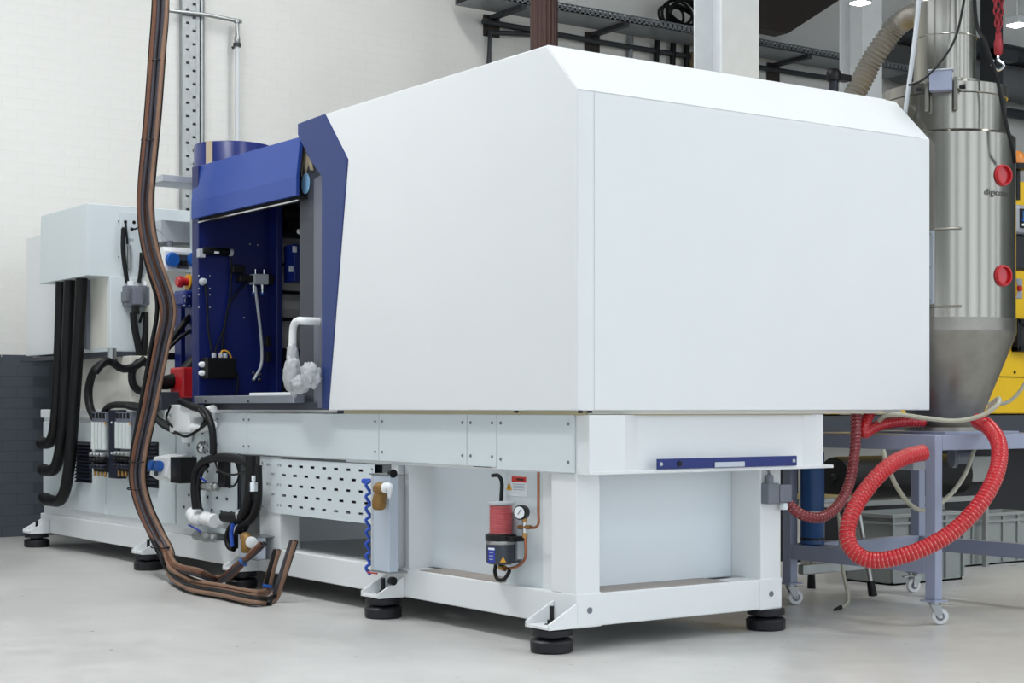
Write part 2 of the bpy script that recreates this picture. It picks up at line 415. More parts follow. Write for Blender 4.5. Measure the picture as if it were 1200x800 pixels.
# clamp cover
CX0, CX1, CY = -.06, 2.07, -.087
prof = [(CY, .99), (CY, 2.286), (.124, 2.499), (2.007, 2.493), (1.771, 2.232), (1.971, .99)]
cv = MB().prism(prof, 'x', CX0, CX1).build('clamp_cover', 'white_paint', mc, bevel=.004)
xs, xe = P(696, 300, 'y', CY).x, P(1077, 300, 'y', CY).x
MB().box(xs, xe, CY - .004, CY + .002, .992, 2.280).build('end_panel', 'white_paint', cv, bevel=.002)
MB().prism([(CY + .004, 2.286), (CY - .003, 2.2855), (.121, 2.501), (.128, 2.497)], 'x', CX0 + .004, xe).build('slope_panel', 'white_paint', cv)
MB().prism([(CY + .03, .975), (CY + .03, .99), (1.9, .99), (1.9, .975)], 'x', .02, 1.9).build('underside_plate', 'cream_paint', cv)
for px in (604, 679, 690): 
    p = P(px, 481.5, 'x', -.05); MB().box(p.x, p.x + .01, p.y - .01, p.y + .01, .98, .99).build('bracket', 'black_plastic', cv)
# blue door frame and grey returns
fr = MB().prism([(y, z) for y, z in [(p.y, p.z) for p in pl('x', -.06, (350, 145), (381, 133.5), (408, 187), (385, 479), (378, 479), (378, 207), (366, 190), (354, 166), (350, 158))]], 'x', -.066, -.03)
fr.build('door_frame', 'frame_blue', mc, bevel=.003)
y_in, y_mid, y_out = XS(378, -.03), XS(366, .02), XS(349, .02)
MB().prism([(y_in - .02, 1.0), (y_in - .02, 2.46), (y_out + .0, 2.46), (y_out, 1.0)], 'x', .03, .30).build('door_leaf', 'graphite', mc, bevel=.003)
MB().prism([(-.032, y_in), (.029, y_mid), (.029, y_in - .03), (-.032, y_in - .03)], 'z', 1.0, 2.20).build('door_edge', 'grey_panel', mc)
# torn protective film on the grey leaf
p0 = pl('x', .026, (352, 168), (356, 172), (361, 183), (365, 186), (368, 200), (364, 199), (362, 192), (359, 205), (356, 190), (354, 207), (352, 192))
b = MB(); n = len(p0); b.add(p0 + [p + Vector((-.004, 0, 0)) for p in p0], [list(range(n)), list(range(n, 2 * n))] + [(i, (i + 1) % n, n + (i + 1) % n, n + i) for i in range(n)])
b.build('torn_film', 'torn_film', mc)
c = P(358.5, 215, 'x', .026)
MB().add([c + Vector((0, .045 * math.cos(a) , .055 * math.sin(a))) for a in [k * math.pi / 10 for k in range(20)]] + [c + Vector((-.003, .045 * math.cos(a), .055 * math.sin(a))) for a in [k * math.pi / 10 for k in range(20)]],
         [list(range(20)), list(range(20, 40))] + [(i, (i + 1) % 20, 20 + (i + 1) % 20, 20 + i) for i in range(20)]).build('round_sticker', 'sticker_cyan', mc)
# hood over the mould area
yl, yr = XS(226, -.03), XS(349, -.03)
hd = MB().prism([(-.04, 2.118), (-.04, 2.217), (-.015, 2.43), (.22, 2.43), (.22, 2.41), (.005, 2.41), (-.02, 2.217), (-.02, 2.118)], 'y', yr, yl).build('hood', 'hood_blue', mc, bevel=.002)
MB().box(-.02, .06, yr, yl, 2.105, 2.118).build('door_rail', 'black_gap', hd)
MB().box(.0, 1.22, yr, yl, 2.395, 2.409).build('roof_sheet', 'dark_blue', hd)
MB().box(-.03, -.021, yr, yl, 2.09, 2.098).build('track', 'chrome', hd)
# fixed platen
Y5 = 3.60
XR = P(317, 400, 'y', Y5).x
plt = MB().box(-.03, XR, Y5, Y5 + .09, 1.02, 2.43).build('fixed_platen', 'dark_blue', mc, bevel=.004)
MB().box(XR, 1.2, Y5 + .05, Y5 + .09, 1.02, 2.39).build('platen_core', 'deep_blue', mc)
MB().box(XR - .01, XR + .03, Y5 - .10, Y5 + .05, 1.02, 2.39).build('guide_column', 'dark_blue', mc, bevel=.006)
MB().box(1.2, 1.22, 2.0, Y5 + .05, 1.0, 2.39).build('rear_guard', 'dark_blue', mc)
MB().box(.0, 1.2, 2.0, Y5 + .05, .99, 1.03).build('bed_plate', 'graphite', mc)
zz = [276, 309, 342, 374, 410]
for i in range(4):
    a, c_ = P(321, zz[i] + 1.5, 'y', Y5 - .03), P(321, zz[i + 1] - 2.5, 'y', Y5 - .03)
    xm = XR + .04
    bb = MB(); bb.prism([(Y5 + .05, c_.z), (Y5 - .03, c_.z), (Y5 - .05, c_.z + .05), (Y5 - .05, a.z - .04), (Y5 - .02, a.z), (Y5 + .05, a.z)], 'x', xm, xm + .3)
    bb.build('mold_plate', 'mold_steel', mc, bevel=.004)
vb = pl('y', Y5 - .13, (339, 287), (350, 331))
o = MB().box(vb[0].x, vb[0].x + .3, Y5 - .2, Y5 - .06, vb[1].z, vb[0].z).build('valve_block', 'navy_paint', mc, bevel=.004)
for (px, py) in ((345, 292), (341, 315)):
    p = P(px, py, 'y', Y5 - .2); MB().box(p.x - .014, p.x + .014, Y5 - .206, Y5 - .2, p.z - .018, p.z + .018).build('coil_cap', 'paper_white', o, bevel=.002)
for (px, py) in ((335, 250), (340, 262)):
    p = P(px, py, 'y', Y5 - .04); MB().lathe([(.02, -.05), (.05, -.04), (.05, .25), (.03, .26)], p, 18, (1, 0, 0)).build('cylinder', 'black_rubber', mc, smooth=True)
p = P(349, 271, 'y', Y5 - .2); MB().lathe([(.014, 0), (.018, .01), (.018, .05)], p, 14, (1, 0, 0)).build('white_fitting', 'white_plastic', mc, smooth=True)
for py in (400, 418):
    p = P(312, py, 'y', Y5 - .11); MB().box(p.x - .01, p.x + .02, Y5 - .14, Y5 - .1, p.z - .03, p.z + .03).build('clamp', 'black_plastic', mc, bevel=.003)
# gear on the platen face
def yp(px, py, y=Y5 - .001): return P(px, py, 'y', y)
a, c_ = yp(234, 292), yp(268, 298)
o = MB().lathe([(.018, 0), (.024, .02), (.024, .16), (.02, .175)], (a.x, Y5 - .03, (a.z + c_.z) / 2), 16, (1, 0, 0)).build('sensor', 'black_plastic', mc, smooth=True)
MB().box(a.x - .02, a.x + .02, Y5 - .04, Y5, a.z - .05, a.z).build('sensor_clip', 'light_grey', o, bevel=.003)
MB().lathe([(.022, 0), (.022, .02)], (a.x + .175, Y5 - .03, (a.z + c_.z) / 2), 14, (1, 0, 0)).build('sensor_tip', 'light_grey', o, smooth=True)
MB().box(a.x + .07, a.x + .1, Y5 - .056, Y5 - .05, a.z - .025, a.z - .012).build('sensor_print', 'paper_white', o)
a, c_ = yp(233, 419), yp(270, 444)
o = MB().box(a.x + .01, c_.x, Y5 - .09, Y5, c_.z, a.z).build('junction_box', 'black_plastic', mc, bevel=.008)
for py in (427, 437):
    p = yp(233, py); MB().lathe([(.016, 0), (.016, .02), (.01, .03)], (a.x + .012, Y5 - .045, p.z), 14, (-1, 0, 0)).build('gland', 'paper_white', o, smooth=True)
for px in (247, 255, 260):
    p = yp(px, 418); MB().lathe([(.014, 0), (.014, .028)], (p.x, Y5 - .045, a.z), 12).build('gland', 'light_grey', o, smooth=True)
a, c_ = yp(292, 321.5), yp(308, 334)
o = MB().box(a.x, c_.x, Y5 - .08, Y5, c_.z, a.z).build('pneumatic_valve', 'light_grey', mc, bevel=.004)
MB().box(a.x - .09, a.x, Y5 - .06, Y5, c_.z + .01, a.z - .01).build('solenoid', 'black_plastic', o, bevel=.004)
MB().box(a.x - .13, a.x - .05, Y5 - .05, Y5, a.z, a.z + .05).build('plug', 'black_plastic', o, bevel=.004)
MB().box(c_.x, c_.x + .04, Y5 - .07, Y5, c_.z, a.z).build('end_cap', 'black_plastic', o, bevel=.004)
MB().box(c_.x + .045, c_.x + .06, Y5 - .06, Y5, c_.z, a.z).build('clip', 'sticker_cyan', o, bevel=.003)
for px in (294, 304):
    p = yp(px, 336); MB().lathe([(.012, 0), (.012, -.03), (.009, -.03), (.009, -.05)], (p.x, Y5 - .04, c_.z), 12).build('fitting', 'chrome', o, smooth=True)
    MB().lathe([(.0125, -.05), (.0125, -.06)], (p.x, Y5 - .04, c_.z), 12).build('collar', 'socket_blue', o, smooth=True)
    MB().lathe([(.004, 0), (.004, .03)], (p.x + .01, Y5 - .04, a.z), 8).build('pin', 'chrome', o, smooth=True)
cable('pneumatic_hose', 'light_grey', mc, pl('y', Y5 - .05, (299, 335), (301, 352), (305, 385), (307, 410), (306, 428), (300, 440), (297, 445)), .009)
for px, py in ((297, 437), (304, 438), (297, 445), (304, 445)):
    p = yp(px, py); MB().lathe([(.012, 0), (.008, .01)], p, 10, (0, -1, 0)).build('port_screw', 'steel', mc, smooth=True)
p = yp(237, 330); MB().lathe([(.022, 0), (.018, .03), (.012, .04)], p, 14, (0, -1, 0)).build('cable_gland', 'light_grey', mc, smooth=True)
for px, py in ((233, 323), (246, 323), (233, 338), (246, 338), (233, 345), (246, 345), (233, 360), (246, 360), (293, 286), (302, 287), (286, 372)):
    MB().lathe([(.005, 0), (.004, .002)], yp(px, py), 8, (0, -1, 0)).build('bolt', 'light_grey', mc, smooth=True)
cable('cable', 'cable_black', mc, pl('y', Y5 - .02, (240, 330), (242, 350), (244, 385), (247, 405), (250, 418)), .006)
cable('cable', 'cable_black', mc, pl('y', Y5 - .02, (270, 300), (271, 325), (268, 355), (262, 385), (254, 405), (250, 418)), .006)
cable('cable', 'cable_black', mc, pl('y', Y5 - .02, (287, 333), (278, 342), (268, 358), (263, 385), (260, 410)), .006)
cable('cable', 'yellow_sign', mc, pl('y', Y5 - .05, (257, 418), (261, 411), (268, 413), (273, 425), (276, 433)), .005)
cable('cable', 'cable_black', mc, pl('y', Y5 - .04, (276, 433), (279, 443), (278, 458), (276, 464)), .006)
# sill under the opening
sl = MB().box(-.065, .0, XS(345, -.06), XS(228, -.06), 1.028, 1.07).build('door_sill', 'alu', mc, bevel=.003)
for px in (241, 291): 
    p = P(px, 470, 'x', -.066); MB().lathe([(.007, 0), (.007, .002)], p, 10, (-1, 0, 0)).build('hole', 'black_gap', sl)
MB().box(.0, .1, XS(342, 0), XS(292, 0), 1.03, 1.085).build('sill_block', 'white_paint', mc, bevel=.003)
# drum and shelf above the injection side
dc = Vector((.52, 4.1, 0)); p = P(228, 172, 'y', 4.1)
rad = .247
pdx = proj((dc.x, dc.y, 2))
dd = D(273, 478, 10.42); zt = D(273, 173, 10.42).z
b = MB(); b.lathe([(rad, 1.03), (rad, zt), (rad - .004, zt + .006), (rad - .012, zt), (rad - .012, zt - .3), (.0, zt - .3)], (dd.x, dd.y, 0), 40)
o = b.build('hopper_drum', 'navy_paint', mc, smooth=True)
t_ = [dd + Vector((math.cos(a) * (rad + .003), math.sin(a) * (rad + .003), 0)) for a in (math.radians(-158), math.radians(-152), math.radians(-146))]
b = MB(); zz_ = (zt + .007, zt - .24)
for i in range(2): b.add([(t_[i].x, t_[i].y, zz_[1]), (t_[i + 1].x, t_[i + 1].y, zz_[1]), (t_[i + 1].x, t_[i + 1].y, zz_[0]), (t_[i].x, t_[i].y, zz_[0])], [(0, 1, 2, 3)])
b.build('tape_strip', 'tape', o)
p = P(198, 210, 'y', 4.4); p2 = P(228, 202, 'y', 4.4)
MB().box(p.x, p2.x + .42, 4.5, 4.78, P(200, 210, 'y', 4.4).z, P(200, 202, 'y', 4.4).z).build('top_shelf', 'light_grey', mc, bevel=.003)
MB().box(p2.x + .12, p2.x + .4, 4.52, 4.74, 1.03, P(200, 210, 'y', 4.4).z).build('shelf_column', 'shaded_white', mc, bevel=.003)
# injection-side base
MB().box(.02, 1.12, 3.46, YE - .02, .235, .93).build('tank_body', 'white_paint', mc, bevel=.004)
MB().box(.0, 1.13, 4.0, YE, .93, .99).build('tank_rim', 'white_paint', mc, bevel=.006)
for y0, y1 in ((4.02, 4.42), (4.46, 5.12), (5.16, 6.36)):
    MB().box(.006, .022, y0, y1, .29, .90).build('tank_panel', 'shaded_white', mc, bevel=.004)
for px0, px1, py0, py1 in ((90, 107, 517, 566), (166, 185, 517, 572)):
    ya, yb = XS(px1), XS(px0); z0, z1 = P(px1, py1, 'x', 0).z, P(px0, py0, 'x', 0).z
    o = MB().box(-.004, .008, ya, yb, z0, z1).build('vent_grille', 'black_gap', mc)
    k = 12
    for i in range(k):
        z = z0 + (z1 - z0) * (i + .5) / k
        MB().prism([(-.004, z - .006), (-.018, z - .01), (-.018, z - .007), (-.004, z + .006)], 'y', ya, yb).build('louver', 'deep_blue', o)
# warning triangle
def tri(parent, c, s, ax, m1='yellow_sign'):
    c = Vector(c); d = Vector((-.0015, 0, 0)) if ax == 'x' else Vector((0, -.0015, 0)); e = Vector((0, -1, 0)) if ax == 'x' else Vector((1, 0, 0))
    def t(k, off, nm, m):
        vs = [c + e * (-s / 2 * k) + Vector((0, 0, -s * .29 * k)), c + e * (s / 2 * k) + Vector((0, 0, -s * .29 * k)), c + Vector((0, 0, s * .58 * k))]
        vs = [v + d * off for v in vs] + [v + d * (off + 1) for v in vs]
        return MB().add(vs, [(0, 1, 2), (3, 4, 5), (0, 1, 4, 3), (1, 2, 5, 4), (2, 0, 3, 5)]).build(nm, m, parent)
    t(1, 0, 'warning_triangle', m1)
    q = c + d * 1
    if ax == 'x': MB().box(q.x - .002, q.x, c.y - s * .045, c.y + s * .045, c.z - s * .15, c.z + s * .25).build('warning_mark', 'print_dark', parent)
    else: MB().box(c.x - s * .045, c.x + s * .045, q.y - .002, q.y, c.z - s * .15, c.z + s * .25).build('warning_mark', 'print_dark', parent)
tri(mc, P(181.5, 551, 'x', .003), .11, 'x')
# water flow regulators
def regulator(px0, px1):
    x = -.05
    y0, y1 = XS(px1, x), XS(px0, x); zt_ = P(px0, 482, 'x', x).z; zb_ = P(px0, 561, 'x', x).z
    o = MB().box(x, -.005, y0, y1, zb_ + .14, zt_).build('flow_regulator', 'connector_grey', mc, bevel=.003)
    MB().box(x - .02, x, y0, y1, zt_ - .07, zt_).build('head_block', 'grey_panel', o, bevel=.003)
    k = 4; L = (y1 - y0) / k
    for i in range(k):
        yc = y0 + L * (i + .5)
        MB().box(x - .023, x - .019, yc - .3 * L, yc + .3 * L, zt_ - .045, zt_ - .01).build('notch', 'black_plastic', o)
        MB().lathe([(L * .36, zb_ + .2), (L * .36, zt_ - .07)], (x - .016, yc, 0), 12).build('sight_tube', 'glass_tube', o, smooth=True)
        for j, (dz, m_) in enumerate(((.165, 'zinc'), (.13, 'black_plastic'), (.09, 'deep_blue'))):
            MB().lathe([(L * .3, 0), (L * .34, .02), (L * .2, .05)], (x + .0, yc, zb_ + dz), 10, (-1, 0, 0)).build('valve_knob', m_, o, smooth=True)
        MB().lathe([(.006, 0), (.009, .005), (.009, .03), (.005, .035)], (x - .01, yc, zb_ + .02), 10).build('brass_fitting', 'brass', o, smooth=True)
    MB().box(x - .01, -.005, y0, y1, zb_ + .05, zb_ + .15).build('foot_block', 'black_plastic', o, bevel=.003)
    for py_ in (495,): 
        MB().box(x - .026, x - .018, y0 + .005, y0 + .05, zt_ - .085, zt_ - .072).build('yellow_tag', 'yellow_sign', o)
regulator(111, 127); regulator(139, 156)
y0, y1 = XS(139, -.06), XS(128, -.06)
o = MB().box(-.065, -.005, y0, y1, P(130, 560, 'x', -.06).z, P(130, 480, 'x', -.06).z).build('mounting_rail', 'deep_blue', mc, bevel=.003)
for py in (495, 531):
    for px in (131, 136): MB().lathe([(.008, 0), (.006, .006)], P(px, py, 'x', -.066), 10, (-1, 0, 0)).build('screw', 'light_grey', o, smooth=True)
cable('cable', 'corrugated_black', mc, pl('x', -.04, (111, 490), (105, 475), (104, 455), (110, 435), (122, 425), (133, 422)), .028, 10)
cable('cable', 'corrugated_black', mc, pl('x', -.04, (122, 482), (128, 476), (140, 474), (165, 477), (185, 492), (200, 500)), .022, 10)
cable('cable', 'cable_black', mc, pl('x', -.05, (150, 476), (175, 482), (190, 497), (205, 505)), .02, 10)
# socket box
o = MB(); a, c_ = P(190, 536, 'x', -.14), P(190, 561, 'x', -.14)
ysa, ysb = XS(222, -.1), XS(190, -.14)
o = MB().prism([(-.15, c_.z + .02), (-.12, a.z), (.0, a.z + .02), (.0, c_.z - .03), (-.1, c_.z - .01)], 'y', 3.80, 4.04).build('socket_box', 'white_plastic', mc, bevel=.004)
MB().box(-.12, .0, 3.66, 3.80, c_.z - .02, a.z + .005).build('box_side', 'black_plastic', o, bevel=.003)
for yq in (3.88, 3.98):
    MB().lathe([(.03, 0), (.034, .015), (.03, .035)], (-.14, yq, (a.z + c_.z) / 2 + .01), 18, (-1, 0, .2)).build('blue_socket', 'socket_blue', o, smooth=True)
MB().box(-.16, -.14, 3.915, 3.945, c_.z + .015, a.z - .02).build('breaker', 'graphite', o, bevel=.002)
# slotted side plate with valves
slotted('slotted_plate', 'shaded_white', mc, -.008, 3.12, 3.95, .28, .93, [.33 + .075 * i for i in range(8)], .036, .016, .13)
MB().box(.0, .015, 3.12, 3.95, .28, .93).build('backing_sheet', 'graphite', mc)
def valve(px, py, px2):
    a = P(px, py, 'x', -.06); a2 = P(px2, py, 'x', -.06); L = a.y - a2.y
    o = MB().lathe([(.012, 0), (.024, .01), (.024, L * .2), (.016, L * .25), (.03, L * .35), (.03, L * .55), (.018, L * .6), (.026, L * .7), (.026, L * .95), (.01, L)], (-.06, a2.y, a.z), 14, (0, 1, 0)).build('ball_valve', 'zinc', mc, smooth=True)
    MB().cyl((-.06, (a.y + a2.y) / 2, a.z), (.0, (a.y + a2.y) / 2, a.z), .014, 12).build('nipple', 'zinc', o, smooth=True)
    MB().tube([(-.085, a2.y + L * .5, a.z + .03), (-.09, a2.y + L * .7, a.z + .045), (-.09, a2.y + L * 1.05, a.z + .06)], .006, 8).build('lever', 'print_blue', o, smooth=True)
valve(237, 569, 255); valve(228, 627, 252)
MB().lathe([(.035, 0), (.04, .01), (.035, .05), (.02, .06)], P(243, 524, 'x', -.01), 18, (-1, 0, 0)).build('round_flange', 'chrome', mc, smooth=True)
for k in range(5):
    q = P(243, 524, 'x', -.07); MB().lathe([(.008, 0), (.01, .012)], q + Vector((0, .03 * math.cos(k * 1.26), .03 * math.sin(k * 1.26))), 8, (-1, 0, 0)).build('flange_nut', 'chrome', mc, smooth=True)
q = P(233, 608, 'x', -.05)
o = MB().tube(catmull([q + Vector((0, .1, .03)), q + Vector((-.01, .05, .02)), q + Vector((-.02, 0, 0)), q + Vector((-.01, -.1, .01)), q + Vector((0, -.22, .0))], 5), [.03 + .012 * abs(math.sin(i * .9)) for i in range(21)], 14).build('white_pipe_fitting', 'white_plastic', mc, smooth=True)
q = P(260, 612, 'x', -.07); MB().lathe([(.025, 0), (.035, .01), (.035, .05), (.026, .07)], q, 16, (0, -1, 0)).build('hose_coupling', 'light_grey', mc, smooth=True)
# white junction box with pipes
a, c_ = P(202, 474, 'x', -.08), P(225, 507, 'x', -.08)
o = MB().box(-.1, .0, c_.y, a.y, c_.z, a.z).build('connection_box', 'white_plastic', mc, bevel=.006)
MB().lathe([(.03, 0), (.034, .05), (.02, .06)], (-.05, (a.y + c_.y) / 2, c_.z - .058), 16).build('drain_cup', 'white_plastic', o, smooth=True)
for dz in (.12, .03):
    MB().tube([(-.06, c_.y, c_.z + dz), (-.06, c_.y - .1, c_.z + dz), (-.06, c_.y - .25, c_.z + dz + .02)], [.035, .026, .024], 14).build('white_pipe', 'white_plastic', o, smooth=True)
cable('cable', 'cable_black', mc, pl('x', -.12, (205, 506), (218, 511), (232, 504), (243, 495)), .009)
cable('cable', 'cable_black', mc, pl('x', -.14, (200, 475), (195, 490), (202, 500)), .007)
cable('cable', 'corrugated_black', mc, pl('x', -.1, (212, 470), (225, 476), (240, 482), (248, 500), (250, 520), (250, 532)), .022, 10)
cable('cable', 'cable_black', mc, pl('x', -.12, (233, 480), (240, 490), (236, 500)), .01)
p = P(205, 485, 'x', -.11); MB().lathe([(.012, 0), (.016, .01), (.012, .04)], (-.1, p.y + .07, p.z), 12, (0, 1, 0)).build('cable_gland', 'light_grey', mc, smooth=True)
# black drain hoses beside the slotted plate
cable('drain_hose', 'corrugated_black', mc, pl('x', -.09, (230, 596), (228, 570), (232, 548), (245, 538), (265, 536), (285, 540), (297, 552), (300, 570), (299, 585)), .024, 10)
cable('drain_hose', 'corrugated_black', mc, pl('x', -.09, (234, 596), (232, 575), (235, 555), (243, 545)), .015, 10)
cable('drain_hose', 'corrugated_black', mc, pl('x', -.11, (294, 534), (294, 560), (291, 590), (282, 604), (270, 606), (262, 605)), .03, 10)
cable('drain_hose', 'corrugated_black', mc, pl('x', -.09, (302, 545), (302, 585), (296, 605), (282, 618), (275, 640)), .024, 10)
cable('drain_hose', 'corrugated_black', mc, pl('x', -.08, (299, 580), (292, 605), (286, 620)), .02, 10)
cable('drain_hose', 'corrugated_black', mc, pl('x', -.11, (285, 606), (272, 615), (266, 628), (268, 640), (274, 643)), .016, 10)
cable('drain_hose', 'clip_blue', mc, pl('x', -.13, (273, 614), (271, 625), (272, 640)), .012, 8)
cable('cable', 'cable_black', mc, pl('x', -.1, (250, 530), (256, 550), (272, 556), (290, 553), (297, 560)), .006)
cable('cable', 'cable_black', mc, pl('x', -.1, (276, 540), (280, 556), (275, 568), (268, 571)), .006)
q = P(283, 603, 'x', -.11); MB().lathe([(.034, -.012), (.034, .012)], q, 16, (.2, .8, .7)).build('hose_clamp', 'light_grey', mc, smooth=True)
a, c_ = P(261, 540, 'x', -.02), P(269, 571, 'x', -.02)
MB().box(-.05, -.008, c_.y, a.y, c_.z, a.z).build('terminal_strip', 'black_plastic', mc, bevel=.003)
p = P(297, 570, 'x', -.12); MB().lathe([(.018, -.03), (.026, -.025), (.026, .025), (.014, .03), (.014, .06)], p, 12).build('steel_coupling', 'chrome', mc, smooth=True)
# water manifolds
def manifold(px0, px1, py0, py1, ports, name='water_manifold'):
    x = -.1
    y0, y1 = XS(px1, x), XS(px0, x); z1, z0 = P(px0, py0, 'x', x).z, P(px0, py1, 'x', x).z
    o = MB().box(x, x + .05, y0, y1, z0, z1).build(name, 'manifold_grey', mc, bevel=.004)
    for z in (z0 - .006, z1): MB().box(x - .003, .0, y0 - .004, y1 + .03, z, z + .006).build('end_plate', 'zinc', o)
    MB().box(x - .002, -.01, y1, y1 + .016, z0, z1).build('side_rail', 'light_grey', o, bevel=.002)
    for i in range(ports):
        z = z0 + (z1 - z0) * (i + .5) / ports
        MB().lathe([(.01, 0), (.015, .008), (.015, .022), (.01, .026), (.008, .05)], (x + .04, y1 + .014, z), 12, (0, 1, 0)).build('port_fitting', 'brass', o, smooth=True)
        MB().box(x + .03, x + .05, y1 + .016, y1 + .022, z + .018, z + .026).build('port_mark', 'red_plastic', o)
    return o, x, y0, y1, z0, z1
o, x, y0, y1, z0, z1 = manifold(437, 456, 556, 668, 8)
pts = []
for i in range(8):
    z = z1 - (z1 - z0) * (i + .5) / 8
    MB().tube(catmull([(x + .03, y1 + .055, z), (x, y1 + .066, z - .02), (x + .02, y1 + .06, z - .055)], 4), .008, 8).build('blue_handle', 'clip_blue', o, smooth=True)
MB().tube([(x + .02, y1 + .06, z1 - .03), (x + .01, y1 + .11, z1 - .035)], [.009, .013], 8).build('blue_handle', 'clip_blue', o, smooth=True)
p = P(450, 575, 'x', x - .03)
MB().tube(catmull([p + Vector((0, .07, .0)), p + Vector((-.01, .03, .012)), p + Vector((-.02, -.01, .01)), p + Vector((-.02, -.05, .016))], 5), [.016, .02, .024, .026, .027, .028, .029, .03, .03, .03, .029, .028, .026, .024, .022, .02], 14).build('taped_elbow', 'bronze_tape', o, smooth=True)
MB().tube(catmull([p + Vector((-.015, .0, .0)), p + Vector((-.02, .01, -.04)), p + Vector((-.02, .012, -.075)), p + Vector((-.02, .012, -.09))], 4), [.026, .028, .03, .031, .032, .033, .033, .033, .032, .031, .028, .024, .018], 14).build('taped_branch', 'bronze_tape', o, smooth=True)
MB().tube(catmull([p + Vector((-.02, -.04, .015)), p + Vector((-.02, -.07, .018)), p + Vector((-.02, -.085, .012)), p + Vector((-.02, -.08, -.03))], 4), [.022, .026, .026, .025, .024, .024, .022, .02, .016, .013, .01, .008, .005], 12).build('tape_end', 'paper_white', o, smooth=True)
for z in (z1 + .02, z0 - .03): MB().lathe([(.012, 0), (.02, .005), (.02, .03)], (x + .02, y0 + .02, z - .01), 12, (0, -1, 0)).build('mounting_nut', 'black_rubber', o, smooth=True)
MB().tube([(x, y1 + .05, z0 - .014), (x, y1 - .04, z0 - .012)], .004, 8).build('red_lever', 'red_plastic', o, smooth=True)
o, x, y0, y1, z0, z1 = manifold(281, 302, 627, 652, 2)
p = P(291, 634, 'x', x - .03)
MB().tube(catmull([p + Vector((0, .06, .02)), p + Vector((-.01, .02, .02)), p + Vector((-.02, -.02, .01)), p + Vector((-.03, -.03, -.06))], 5), [.016, .02, .024, .026, .027, .028, .029, .03, .03, .03, .031, .031, .031, .03, .028, .02], 14).build('taped_elbow', 'bronze_tape', o, smooth=True)
MB().lathe([(.03, 0), (.032, .03), (.02, .035)], p + Vector((-.01, -.05, .0)), 14, (-.3, -1, 0)).build('white_cap', 'white_plastic', o, smooth=True)
# lubrication pump
x = -.045; pc = P(587, 620, 'x', x)
def pz(py): return P(587, py, 'x', x).z
lu = MB().lathe([(.056, pz(660)), (.064, pz(658)), (.064, pz(637)), (.062, pz(636))], (pc.x, pc.y, 0), 28).build('lubrication_pump', 'pump_grey', mc, smooth=True)
MB().lathe([(.064, pz(637)), (.0655, pz(636)), (.0655, pz(633)), (.064, pz(632))], (pc.x, pc.y, 0), 28).build('clamp_band', 'steel', lu, smooth=True)
MB().lathe([(.066, pz(633)), (.068, pz(632)), (.068, pz(626)), (.06, pz(625))], (pc.x, pc.y, 0), 28).build('pump_collar', 'black_plastic', lu, smooth=True)
MB().box(pc.x - .02, pc.x + .05, pc.y - .105, pc.y - .05, pz(633), pz(627)).build('collar_lug', 'black_plastic', lu, bevel=.004)
rb = []; z0, z1 = pz(625), pz(592)
for i in range(11):
    za = z0 + (z1 - z0) * i / 11; hb = (z1 - z0) / 11
    rb += [(.0475, za), (.05, za + hb * .2), (.05, za + hb * .8), (.0475, za + hb)]
MB().lathe(rb, (pc.x, pc.y, 0), 28).build('grease_charge', 'red_grease', lu, smooth=True)
b = MB(); b.lathe([(.056, z0), (.056, z1 + .006), (.05, z1 + .009), (.0, z1 + .009)], (pc.x, pc.y, 0), 28); b.build('clear_reservoir', 'clear_plastic', lu, smooth=True)
MB().lathe([(.056, z1 + .006), (.058, z1 + .008), (.058, z1 + .014), (.03, z1 + .017)], (pc.x, pc.y, 0), 28).build('reservoir_lid', 'light_grey', lu, smooth=True)
def wrap(parent, nm, m, a0, a1, z0, z1, r):
    b = MB(); k = 6
    for i in range(k):
        q = [a0 + (a1 - a0) * (i + j) / k for j in (0, 1)]
        b.add([(pc.x + r * math.cos(a), pc.y + r * math.sin(a), z) for a in q for z in (z0, z1)], [(0, 2, 3, 1)])
    return b.build(nm, m, parent)
A = lambda deg: math.radians(deg)
wrap(lu, 'type_plate', 'print_blue', A(176), A(212), pz(658), pz(640), .0648)
wrap(lu, 'type_plate_header', 'paper_white', A(178), A(210), pz(643), pz(640.5), .0652)
for k in range(3): wrap(lu, 'type_plate_line', 'paper_grey', A(184), A(204), pz(646.5 + k * 4), pz(645.4 + k * 4), .0652)
tq = math.radians(243); tri_c = Vector((pc.x + .066 * math.cos(tq), pc.y + .066 * math.sin(tq), pz(655)))
MB().add([tri_c + Vector((.0, .0, .016)), tri_c + Vector((-.0125, .006, -.008)), tri_c + Vector((.0125, -.006, -.008))], [(0, 1, 2)]).build('warning_triangle', 'yellow_sign', lu)
cable('cable', 'cable_black', lu, pl('x', .0, (577, 557), (584, 557), (588, 565), (587.5, 580), (587, 590)), .0085, 10)
cable('cable', 'cable_black', lu, pl('x', -.02, (581, 661), (580, 670), (583, 678), (590, 679), (596, 671), (597, 665)), .0085, 10)
MB().box(.0, .035, pc.y - .06, pc.y + .06, pz(655), pz(600)).build('mounting_plate', 'light_grey', lu, bevel=.003)
